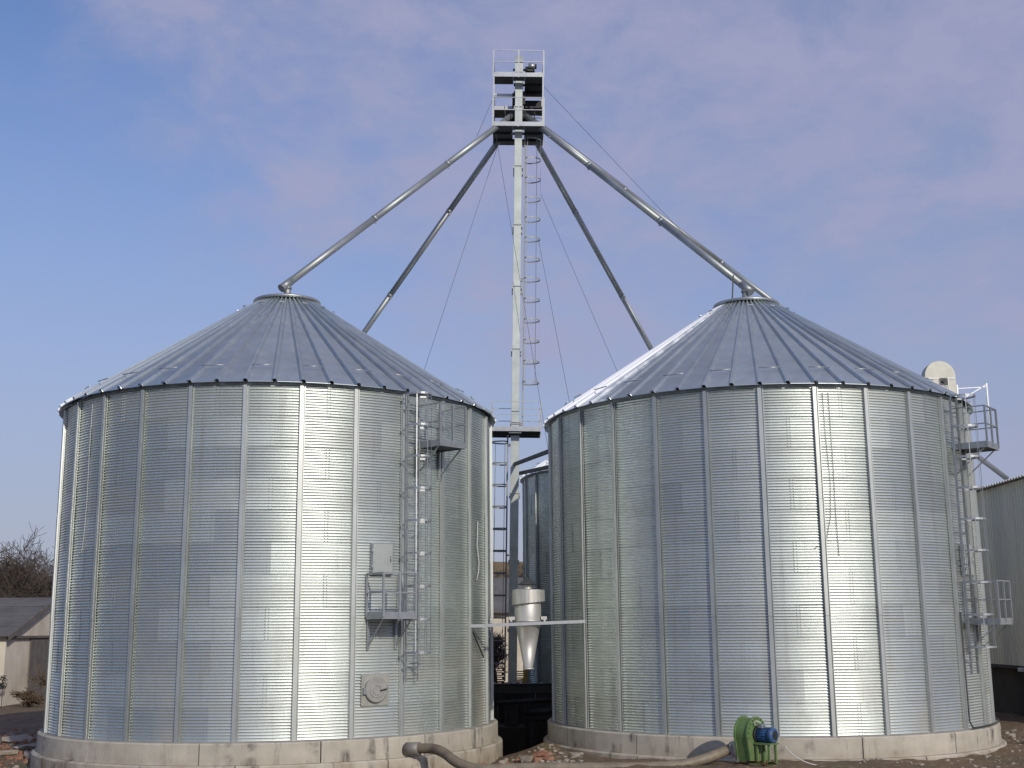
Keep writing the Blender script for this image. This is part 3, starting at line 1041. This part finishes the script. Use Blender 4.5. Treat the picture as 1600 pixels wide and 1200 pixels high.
tag(o, 'short yellow post seen under the cyclone', 'post')
# pallets
plank = MB().box((0, 0, 0), (1.2, 0.10, 0.022)).mesh('plank', wood)
blk = MB().box((0, 0, 0), (0.10, 0.10, 0.08)).mesh('block', wood)
for s_i, (px, py) in enumerate(((-1.05, 56.0), (0.45, 57.5))):
    for lv in range(9 if s_i == 0 else 8):
        where = 'left' if s_i == 0 else 'right'
        nth = ['lowest', 'second', 'third', 'fourth', 'fifth', 'sixth', 'seventh', 'eighth', 'ninth'][lv]
        pl = empty('pallet', (px + random.uniform(-.03, .03), py, -0.80 + lv * 0.19), random.uniform(-0.05, 0.05),
                   '%s weathered wooden pallet from the ground in the %s stack behind the elevator leg' % (nth, where), 'pallet', 'pallets in the %s stack' % where)
        for k in range(5):
            put('plank', plank, pl, loc=(0, -0.35 + 0.175 * k, 0.135))
        for x in (-0.55, 0, 0.55):
            for y in (-0.35, 0, 0.35):
                put('block', blk, pl, loc=(x, y, 0.082))
        for y in (-0.35, 0, 0.35):
            put('plank', plank, pl, loc=(0, y, 0.03))

# ------------------------------------------------------------------ green blower and hose
FX, FY = 5.66, 29.75
fz = -0.56
fan = empty('blower', (FX, FY, fz), math.radians(-46), 'green centrifugal blower with blue motor in front of the right silo', 'blower')
fan.scale = (0.9, 0.9, 0.94)


def scroll(r0, n=40):
    pts = []
    for k in range(n + 1):
        a = math.radians(-60) + math.radians(285) * k / n
        r = r0 * (1.0 - 0.16 * k / n)
        pts.append((-math.cos(a) * r * 0 + r * math.cos(a), r * math.sin(a)))
    return pts


cz0 = 0.74
# housing profile in the y/z plane (local), extruded along x
sp = []
for k in range(33):
    a = math.radians(-15 + 225 * k / 32)
    sp.append((0.40 * math.cos(a) * -1, cz0 + 0.40 * math.sin(a)))
sp = [(p, q) for p, q in sp]
sp += [(0.40, 0.10), (-0.30, 0.10)]


def extrude(poly, x0, x1, mm, name, parent, smooth=False):
    n = len(poly)
    v = [(x0, y, z) for y, z in poly] + [(x1, y, z) for y, z in poly]
    f = [tuple(range(n)), tuple(range(2 * n - 1, n - 1, -1))]
    return MB().add(v, f + [(i, i + n, (i + 1) % n + n, (i + 1) % n) for i in range(n)]).build(name, mm, parent)


extrude(sp, -0.36, -0.02, green, 'volute_housing', fan)
big = [(y * 1.09, cz0 + (z - cz0) * 1.09 if z > cz0 else z) for y, z in sp]
extrude(big, -0.02, 0.03, green, 'side_plate', fan)
extrude(big, -0.40, -0.36, green, 'side_plate', fan)
for k in range(12):
    a = math.radians(-10 + 200 * k / 11)
    MB().tube([(0.03, -0.385 * math.cos(a), cz0 + 0.385 * math.sin(a)), (0.048, -0.385 * math.cos(a), cz0 + 0.385 * math.sin(a))], 0.016, 6).build('bolt', dark_steel, fan)
MB().tube([(0.03, 0, cz0), (0.10, 0, cz0)], 0.20, 20).build('bearing_plate', dark_steel, fan)
MB().tube([(0.10, 0, cz0), (0.44, 0, cz0)], 0.165, 20).build('motor', blue, fan)
m = MB()
for k in range(20):
    a = 2 * PI * k / 20
    m.bar((0.13, 0.165 * math.cos(a), cz0 + 0.165 * math.sin(a)), (0.40, 0.165 * math.cos(a), cz0 + 0.165 * math.sin(a)), 0.012, 0.036, up=(0, math.cos(a), math.sin(a)))
tag(m.build('cooling_fins', blue, fan), kind='stuff')
MB().tube([(0.44, 0, cz0), (0.56, 0, cz0), (0.59, 0, cz0)], [0.19, 0.19, 0.15], 24).build('fan_cowl', blue, fan)
MB().tube([(0.588, 0, cz0), (0.594, 0, cz0)], 0.11, 20).build('cowl_grille', dark_steel, fan)
MB().box((0.20, -0.02, cz0 + 0.21), (0.16, 0.16, 0.11), bevel=0.015).build('terminal_box', steel, fan)
MB().tube([(0.10, -0.12, cz0 + 0.22), (0.06, -0.16, cz0 + 0.30), (0.12, -0.12, cz0 + 0.34), (0.20, -0.04, cz0 + 0.29)], 0.016, 8).build('supply_lead', cable_m, fan)
MB().box((0.28, 0, cz0 - 0.20), (0.56, 0.40, 0.045)).build('motor_bench', green, fan)
for x, y in ((0.12, -0.15), (0.12, 0.15), (0.48, -0.15), (0.48, 0.15)):
    MB().bar((x, y, 0.05), (x, y, cz0 - 0.22), 0.055, 0.055, up=(0, 1, 0)).build('leg', green, fan)
for y in (-0.22, 0.22):
    MB().bar((-0.40, y, 0.04), (0.66, y, 0.04), 0.07, 0.06).build('skid', green, fan)
# outlet transition on the left side of the housing
d0 = [(-0.41, -0.30, 0.10), (-0.41, 0.06, 0.10), (-0.41, 0.06, 0.50), (-0.41, -0.30, 0.50)]
d0 = [(-0.36, -0.36, 0.08), (-0.36, 0.16, 0.08), (-0.36, 0.16, 0.52), (-0.36, -0.36, 0.52)]
d1 = [(-0.62, -0.26, 0.22), (-0.62, 0.02, 0.22), (-0.62, 0.02, 0.50), (-0.62, -0.26, 0.50)]
MB().add(d0 + d1, [(0, 1, 2, 3), (7, 6, 5, 4)] + [(i, i + 4, (i + 1) % 4 + 4, (i + 1) % 4) for i in range(4)]).build('outlet_transition', steel, fan)
Rm = Matrix.Translation((FX, FY, fz)) @ Matrix.Rotation(math.radians(-46), 4, 'Z') @ Matrix.Diagonal((0.9, 0.9, 0.94, 1))
hs = Rm @ Vector((-0.60, -0.12, 0.37))
# ribbed hose along the ground
ctrl = [Vector(p) for p in ((-2.43, 31.55, -0.28), (-2.05, 31.35, -0.27), (-1.75, 30.95, -0.33), (-1.35, 30.35, -0.52), (-0.8, 30.05, -0.62), (0.4, 29.95, -0.59), (1.8, 29.80, -0.58),
                            (3.0, 29.75, -0.58), (3.9, 29.72, -0.52), (4.5, 29.85, -0.40), tuple(hs + (hs - (Rm @ Vector((0, -0.12, 0.40)))).normalized() * 0.12), tuple(hs))]


def catmull(c, n):
    out = []
    for i in range(len(c) - 1):
        p0, p1, p2, p3 = c[max(i - 1, 0)], c[i], c[i + 1], c[min(i + 2, len(c) - 1)]
        for k in range(n):
            t = k / n
            out.append(0.5 * ((2 * p1) + (p2 - p0) * t + (2 * p0 - 5 * p1 + 4 * p2 - p3) * t * t + (3 * p1 - p0 - 3 * p2 + p3) * t ** 3))
    out.append(c[-1])
    return out


path = catmull(ctrl, 26)
hose = empty('suction_hose', (-2.43, 31.55, -0.28), 0, 'thick ribbed hose lying along the ground from the left base to the blower', 'hose')
o0 = Vector((-2.43, 31.55, -0.28))
MB().tube([p - o0 for p in path], [0.115 + (0.009 if i % 2 else -0.004) for i in range(len(path))], 16).build('ribbed_tube', hose_m, hose)
u = (path[0] - path[6]).normalized()
MB().tube([u * -0.05, u * 0.32], 0.155, 20).build('end_sleeve', mat('end_sleeve', (0.30, 0.28, 0.26), 0.6, 0.4, var=0.3, vscale=6), hose)
MB().tube([u * 0.321, u * 0.325], 0.125, 20).build('open_end', dark_steel, hose)
u2 = (path[-1] - path[-8]).normalized()
MB().tube([path[-1] - o0 - u2 * 0.14, path[-1] - o0 + u2 * 0.10], 0.155, 18).build('clamp_sleeve', steel, hose)
# scrap iron and cable by the blower
for i, (dx, dy, dz, rz, ln) in enumerate(((-0.45, -0.55, 0.05, 0.4, 0.5), (-0.15, -0.60, 0.09, -0.3, 0.42), (0.2, -0.5, 0.06, 0.7, 0.35))):
    mt = Matrix.Translation((FX + dx, FY + dy, fz + dz)) @ Matrix.Rotation(rz, 4, 'Z') @ Matrix.Rotation(0.2, 4, 'Y')
    m = MB()
    rows = []
    for k in range(7):
        t = k / 6
        rows.append([Vector((ln * (t - .5), -0.05, 0.05 * math.sin(t * 3) + 0.02)), Vector((ln * (t - .5), 0.0, 0.05 * math.sin(t * 3))), Vector((ln * (t - .5), 0.05, 0.05 * math.sin(t * 3) + 0.025 * t))])
    rows += [[p - Vector((0, 0, 0.012)) for p in r] for r in reversed(rows)]
    m.grid(rows)
    o = m.build('scrap_iron', rust, mtx=mt)
    tag(o, ['left', 'middle', 'right'][i] + 'most of three rusty iron scraps at the foot of the green blower', 'scrap metal', 'rusty scraps by the blower')
cp = [Vector(p) for p in ((6.25, 29.45, -0.1), (6.5, 29.4, -0.35), (6.9, 29.4, -0.52), (7.4, 29.55, -0.55))]
tag(MB().tube(catmull(cp, 8), 0.014, 6).build('power_cable', cable_m), 'thin pale cable trailing right from the blower to the ground', 'cable')

# ------------------------------------------------------------------ grey warehouse at right
WX, WY0, WY1 = 18.0, 40.0, 72.0
wh = empty('warehouse', (WX, WY0, 0), 0, 'grey ribbed sheet metal warehouse behind the right silo', 'warehouse')
m = MB()
prof = []
for k in range(4):
    y0 = k * 0.25
    prof += [(y0, 0.0), (y0 + 0.13, 0.0), (y0 + 0.155, -0.035), (y0 + 0.225, -0.035)]
prof.append((1.0, 0.0))
m.grid([[(x, y, z) for y, x in prof] for z in (1.15, 7.62)])
wall_me = m.mesh('wall_panel', clad)
for k in range(32):
    put('wall_panel', wall_me, wh, loc=(0, k * 1.0, 0))
m = MB()
rows = []
for (x, z) in ((-0.30, 7.66), (6.0, 9.2), (12.0, 7.66)):
    rows.append([(x, 1.0 * k / 24, z + 0.035 * math.cos(2 * PI * k / 6)) for k in range(25)])
m.grid(rows, True)
rows = [[(x, y, z - 0.012) for x, y, z in r] for r in rows]
m.grid(rows, True)
roof_me = m.mesh('roof_sheet', clad_roof)
for k in range(32):
    put('roof_sheet', roof_me, wh, loc=(0, k * 1.0, 0))
m = MB()
m.add([(0, 0, 1.15), (11.7, 0, 1.15), (11.7, 0, 7.6), (5.85, 0, 9.1), (0, 0, 7.6)], [(0, 1, 2, 3, 4)])
m.build('gable_wall', clad, wh)
MB().box((5.95, 16, 0.1), (11.3, 31.6, 2.1)).build('plinth', plinth_m, wh)
MB().box((0.1, 16, 1.08), (0.14, 32, 0.10)).build('base_rail', dark_steel, wh)
MB().box((-0.12, 4.2, 1.02), (0.16, 0.3, 0.14), bevel=0.02).build('wall_lamp', cable_m, wh)

# round headed elevator behind the right silo
rh = empty('dryer_elevator', (16.40, 46.0, -0.6), 0, 'pale round topped elevator head rising behind the right silo eave', 'grain elevator')
prof = [(-0.58, -0.9)] + [(-0.58 * math.cos(PI * k / 20), 0.58 * math.sin(PI * k / 20)) for k in range(21)] + [(0.58, -0.9)]
n = len(prof)
zc = 11.95 + 0.6
v = [(x, -0.23, zc + z) for x, z in prof] + [(x, 0.23, zc + z) for x, z in prof]
MB().add(v, [tuple(range(n - 1, -1, -1)), tuple(range(n, 2 * n))] + [(i, (i + 1) % n, (i + 1) % n + n, i + n) for i in range(n)]).build('head_hood', mat('dull_zinc', (0.50, 0.495, 0.44), 0.55, 0.4, var=0.2, vscale=2), rh)
MB().box((0, -0.245, zc - 0.10), (1.14, 0.02, 0.03)).build('hood_band', steel, rh)
MB().box((0.10, -0.25, zc - 0.22), (0.30, 0.03, 0.26)).build('bearing_plate', grating, rh)
MB().tube([(0.10, -0.26, zc - 0.22), (0.10, -0.33, zc - 0.22)], 0.07, 12).build('shaft_bearing', dark_steel, rh)
for x in (-0.30, 0.30):
    MB().box((x, 0, (zc - 0.9) / 2), (0.34, 0.30, zc - 0.9)).build('leg_casing', casing_m, rh)
for x in (-0.05, 0.28):
    MB().bar((x, -0.247, zc - 0.88), (x, -0.247, zc - 0.12), 0.02, 0.02, up=(0, 1, 0)).build('hood_seam', steel, rh)
MB().bar((0.58, -0.2, zc - 0.5), (1.7, -0.2, zc - 0.45), 0.03, 0.03).build('guard_rail', steel, rh)
MB().bar((0.62, -0.2, zc - 1.2), (0.62, -0.2, zc - 0.35), 0.05, 0.05, up=(0, 1, 0)).build('post', steel, rh)
MB().bar((0.62, -0.2, zc - 1.0), (1.75, -0.2, zc - 0.35), 0.03, 0.03).build('guard_rail', steel, rh)
MB().bar((1.75, -0.2, zc - 2.0), (1.75, -0.2, zc - 0.30), 0.05, 0.05, up=(0, 1, 0)).build('post', steel, rh)

# ------------------------------------------------------------------ old barn at left
bn = empty('barn', (-25.3, 62.0, -1.0), 0, 'old cream plastered barn with dark roof at the left edge', 'barn')
BL, BWd = 22.0, 11.6
ez, rz_ = 3.55, 5.45
MB().add([(0, 0, 0), (0, BWd, 0), (0, BWd, ez), (0, BWd / 2, rz_ - 0.1), (0, 0, ez)], [(0, 1, 2, 3, 4)]).build('gable_wall', plaster, bn)
MB().add([(0, 0, 0), (-BL, 0, 0), (-BL, 0, ez), (0, 0, ez)], [(3, 2, 1, 0)]).build('front_wall', plaster, bn)
MB().add([(0, BWd, 0), (-BL, BWd, 0), (-BL, BWd, ez), (0, BWd, ez)], [(0, 1, 2, 3)]).build('rear_wall', plaster, bn)
dm = empty('barn_door'); dm.parent = bn
for k in range(11):
    MB().box((0.05, 3.2 + k * 0.34, 1.70), (0.05, 0.325, 3.30)).build('board', grey_wall, dm)
MB().box((0.09, 4.9, ez - 0.16), (0.14, 9.6, 0.12)).build('lintel_beam', grey_wall, bn)
ov = 0.35
slope = math.atan2(rz_ - ez, BWd / 2)
# roof in courses of sheets
for side in (0, 1):
    for r in range(4):
        for k in range(12):
            m = MB()
            x0 = 0.35 - k * 1.9; x1 = x0 - 1.88
            t0, t1 = r / 4, (r + 1) / 4
            def P(x, t, lift):
                yy = -0.5 + (BWd / 2 + 0.5) * t
                zz = ez - 0.16 + (rz_ - ez + 0.16) * t + lift
                return (x, yy if side == 0 else BWd - yy, zz)
            m.add([P(x0, t0, .09), P(x1, t0, .09), P(x1, t1, .04), P(x0, t1, .04), P(x0, t0, .05), P(x1, t0, .05), P(x1, t1, .0), P(x0, t1, .0)],
                  [(0, 1, 2, 3), (7, 6, 5, 4), (0, 4, 5, 1), (1, 5, 6, 2), (2, 6, 7, 3), (3, 7, 4, 0)])
            m.build('roof_sheet', slate, bn)
for side in (0, 1):
    y0 = -0.5 if side == 0 else BWd + 0.5
    MB().bar((0.33, y0, ez - 0.20), (0.33, BWd / 2, rz_ - 0.04), 0.05, 0.20).build('barge_board', grey_wall, bn)

# low house far behind the gap
hs_ = empty('farm_house', (-7.0, 84.0, -1.0), 0, 'low cream house with dark roof seen through the gap between the silos', 'house')
MB().add([(0, 0, 0), (14, 0, 0), (14, 0, 4.85), (0, 0, 4.85)], [(0, 1, 2, 3)]).build('wall', plaster, hs_)
for x in (0, 14):
    MB().add([(x, 0, 0), (x, 9, 0), (x, 9, 4.85), (x, 4.5, 7.1), (x, 0, 4.85)], [(0, 1, 2, 3, 4)]).build('gable_wall', plaster, hs_)
MB().add([(-.4, -.5, 4.70), (14.4, -.5, 4.70), (14.4, 4.5, 7.15), (-.4, 4.5, 7.15), (-.4, 9.5, 4.70), (14.4, 9.5, 4.70),
          (-.4, -.5, 4.60), (14.4, -.5, 4.60), (14.4, 4.5, 7.05), (-.4, 4.5, 7.05), (-.4, 9.5, 4.60), (14.4, 9.5, 4.60)],
         [(0, 1, 2, 3), (3, 2, 5, 4), (7, 6, 9, 8), (8, 9, 10, 11), (0, 6, 7, 1), (4, 5, 11, 10)]).build('roof', slate, hs_)
for x in (2.5, 11.0):
    w_o = empty('window', (x, -0.03, 2.6)); w_o.parent = hs_
    MB().box((0, 0, 0), (1.2, 0.10, 1.3)).build('frame', grey_wall, w_o)
    MB().box((0, -0.06, 0), (1.0, 0.02, 1.1)).build('pane', glass_m, w_o)


# ------------------------------------------------------------------ bare trees
def branch(rg, m_t, m_c, p, d, ln, r, depth, maxd, spread, sides=5):
    pts = [p]; rs = [r]
    dd = d.copy()
    n = 4 if depth < 2 else 3
    for k in range(n):
        dd = (dd + Vector((rg.gauss(0, .16), rg.gauss(0, .16), rg.gauss(0.04, .12)))).normalized()
        pts.append(pts[-1] + dd * ln / n); rs.append(max(r * (1 - 0.45 * (k + 1) / n), 0.016))
    tgt = m_t if depth <= 1 else m_c
    tgt.tube(pts, rs, 6 if depth <= 1 else 3, caps=False)
    if depth >= maxd:
        return
    nb = 3 if depth == 0 else rg.randint(3, 4)
    for k in range(nb + (2 if depth >= 2 else 1)):
        t = 0.35 + 0.65 * (k + rg.random()) / (nb + 2)
        i = min(int(t * n), n - 1); f = t * n - i
        q = pts[i].lerp(pts[i + 1], min(1, f))
        side = Vector((rg.gauss(0, 1), rg.gauss(0, 1), rg.gauss(0.15, .5))).normalized()
        nd = (dd * (1 - spread) + side * spread).normalized()
        branch(rg, m_t, m_c, q, nd, ln * rg.uniform(.56, .80), rs[min(i + 1, n)] * rg.uniform(.5, .72), depth + 1, maxd, spread)


def bare_tree(seed, loc, h, label, maxd=5, spread=0.55, mc=None, name='bare_tree', cat='tree', group='bare winter trees'):
    rg = random.Random(seed)
    root = empty(name, loc, rg.random() * 6, label, cat, group)
    t, c = MB(), MB()
    branch(rg, t, c, Vector((0, 0, -0.2)), Vector((0, 0, 1)), h * 0.40, h * 0.026, 0, maxd, spread)
    t.build('trunk', bark, root)
    c.build('crown', mc or twig_m, root)
    return root


bare_tree(11, (-36.4, 88, -1), 14.5, 'tall bare tree with open crooked limbs behind the barn, farthest left')
bare_tree(23, (-35.4, 90, -1), 11.0, 'dense bare tree behind the barn roof, touching the silo edge', 5, 0.62)
bare_tree(31, (-38.6, 97, -1), 12.0, 'bushy bare tree low behind the middle of the barn roof', 5, 0.66)
bare_tree(37, (-39.2, 92, -1), 13.5, 'bare tree cut by the left picture edge behind the barn', 5, 0.62)
bare_tree(5, (30.5, 78, -1), 15.5, 'thin bare tree top poking over the warehouse roof', 4, 0.45)
bare_tree(41, (-1.6, 96, 0.5), 9.5, 'bare tree on the rise seen left of the elevator leg', 5, 0.5)
bare_tree(43, (1.3, 98, 0.5), 9.0, 'bare tree on the rise seen right of the elevator leg', 5, 0.5)
bare_tree(47, (-1.0, 66, -1), 5.0, 'small bare tree standing against the cream house wall', 5, 0.5)
# dry shrubs by the barn
for i, (x, y, h, lab) in enumerate(((-22.6, 62.5, 3.6, 'tall dry brown shrub against the barn door'),
                                    (-24.0, 61.0, 2.0, 'low dry reddish shrub at the foot of the barn wall'))):
    bare_tree(60 + i, (x, y, -1.1), h, lab, 4, 0.7, dry_m, 'dry_shrub', 'shrub', 'dry shrubs by the barn')
for i, (x, y, z, s_, lab) in enumerate(((-25.0, 61.2, 0.25, 0.34, 'dark round wreath of leaves hanging low on the barn wall'),)):
    rg = random.Random(3)
    m = MB()
    for k in range(150):
        a = rg.random() * 2 * PI; rr = s_ * (0.45 + 0.55 * rg.random())
        c = Vector((rg.uniform(-.12, .12), rr * math.cos(a), rr * math.sin(a)))
        e1 = Vector((rg.gauss(0, 1), rg.gauss(0, 1), rg.gauss(0, 1))).normalized() * 0.08
        e2 = Vector((rg.gauss(0, 1), rg.gauss(0, 1), rg.gauss(0, 1))).normalized() * 0.06
        m.add([c - e1, c + e2, c + e1], [(0, 1, 2)])
    root = empty('leafy_bush', (x, y, z), 0, 'small dark leafy bush against the sunlit barn wall', 'bush')
    m.build('leaves', mat('dark_leaves', (0.035, 0.05, 0.02), 0.8, var=0.4, vscale=9), root)
    MB().tube([(0, 0, -1.3), (0, 0.02, -0.6), (0, 0, 0)], 0.02, 5).build('stem', bark, root)


# ------------------------------------------------------------------ stones and rubble
def rock_mesh(rg, sx, sy, sz, m):
    b = MB()
    pts = []
    for i in (-1, 1):
        for j in (-1, 1):
            for k in (-1, 1):
                pts.append((sx * i * rg.uniform(.6, 1), sy * j * rg.uniform(.6, 1), sz * k * rg.uniform(.6, 1)))
    for ax_ in range(3):
        for sgn in (-1, 1):
            q = [0, 0, 0]; q[ax_] = sgn * (sx, sy, sz)[ax_] * rg.uniform(.95, 1.25)
            q[(ax_ + 1) % 3] += (sx, sy, sz)[(ax_ + 1) % 3] * rg.uniform(-.3, .3)
            pts.append(tuple(q))
    quads = [(0, 1, 3, 2, 8), (4, 6, 7, 5, 9), (0, 4, 5, 1, 10), (2, 3, 7, 6, 11), (0, 2, 6, 4, 12), (1, 5, 7, 3, 13)]
    fs = []
    for a, b_, c, d, e in quads:
        fs += [(a, b_, e), (b_, c, e), (c, d, e), (d, a, e)]
    b.add(pts, fs)
    return b


rg = random.Random(99)
slabs = [(-13.9, 37.0, .55, .35, .10, 'largest flat pale slab lying beside the left foundation'),
         (-16.6, 42.3, .60, .32, .09, 'long pale slab in the rubble at the left picture edge'),
         (-15.4, 39.8, .38, .28, .09, 'mid sized pale slab in the left rubble, at the edge of the shadow'),
         (-13.2, 35.6, .30, .26, .10, 'pale angular stone close to the left foundation foot'),
         (-15.2, 37.8, .34, .22, .08, 'flat stone among red brick rubble at far left'),
         (-12.3, 34.3, .28, .22, .10, 'pale stone at the bottom left in front of the foundation'),
         (0.30, 33.6, .16, .11, .09, 'pale stone on the earth heap in the gap'),
         (1.55, 32.9, .13, .10, .07, 'small white stone in front of the right foundation corner'),
         (-0.35, 34.2, .12, .10, .08, 'small white stone at the foot of the left foundation corner'),
         (14.6, 37.2, .13, .10, .07, 'white stone on bare soil right of the right foundation'),
         (14.2, 35.2, .15, .11, .08, 'pale stone nearest the camera on the right hand soil'),
         (15.3, 36.6, .12, .10, .06, 'pale stone at the right picture edge near the shadow')]
for x, y, a, b_, c, lab in slabs:
    o = rock_mesh(rg, a, b_, c, stone_m).build('stone', stone_m, mtx=Matrix.Translation((x, y, ground_z(x, y) + c * 0.45)) @ Matrix.Rotation(rg.random() * 6, 4, 'Z') @ Matrix.Rotation(rg.gauss(0, .12), 4, 'X'))
    tag(o, lab, 'stone', 'loose stones on the ground')


def rubble(name, m, n, boxes, smin, smax, label, cat):
    b = MB()
    for _ in range(n):
        x0, x1, y0, y1 = boxes[rg.randrange(len(boxes))]
        x = rg.uniform(x0, x1); y = rg.uniform(y0, y1)
        if (Vector((x, y, 0)) - Vector((LC.x, LC.y, 0))).length < 6.85 or (Vector((x, y, 0)) - Vector((RC.x, RC.y, 0))).length < 6.85:
            continue
        s = smin + (smax - smin) * rg.random() ** 2.5
        rk = rock_mesh(rg, s, s * rg.uniform(.5, .9), s * rg.uniform(.35, .7), m)
        mt = Matrix.Translation((x, y, ground_z(x, y) + s * 0.15)) @ Matrix.Rotation(rg.random() * 6, 4, 'Z') @ Matrix.Rotation(rg.gauss(0, .4), 4, 'X')
        b.add(rk.v, rk.f, False, mt)
    tag(b.build(name, m), label, cat, kind='stuff')


rubble('brick_rubble', brick_m, 760, [(-22, -12.5, 34, 48), (-22, -12.5, 34, 48), (-17, -13, 33, 42), (-17, -13, 33, 42), (-17, -13, 33, 42), (-1.6, 1.0, 32.0, 34.4), (-14, -6, 29, 33)], 0.02, 0.15, 'broken red brick rubble strewn over the ground', 'rubble')
rubble('pale_gravel', stone_m, 1500, [(-20, -12.5, 33, 46), (-20, -12.5, 33, 46), (-1.5, 1.8, 31.5, 35.0), (8, 17, 29.5, 40), (8, 17, 29.5, 40), (9, 17, 31, 40)], 0.012, 0.075, 'pale gravel and stone chips scattered on the soil', 'gravel')
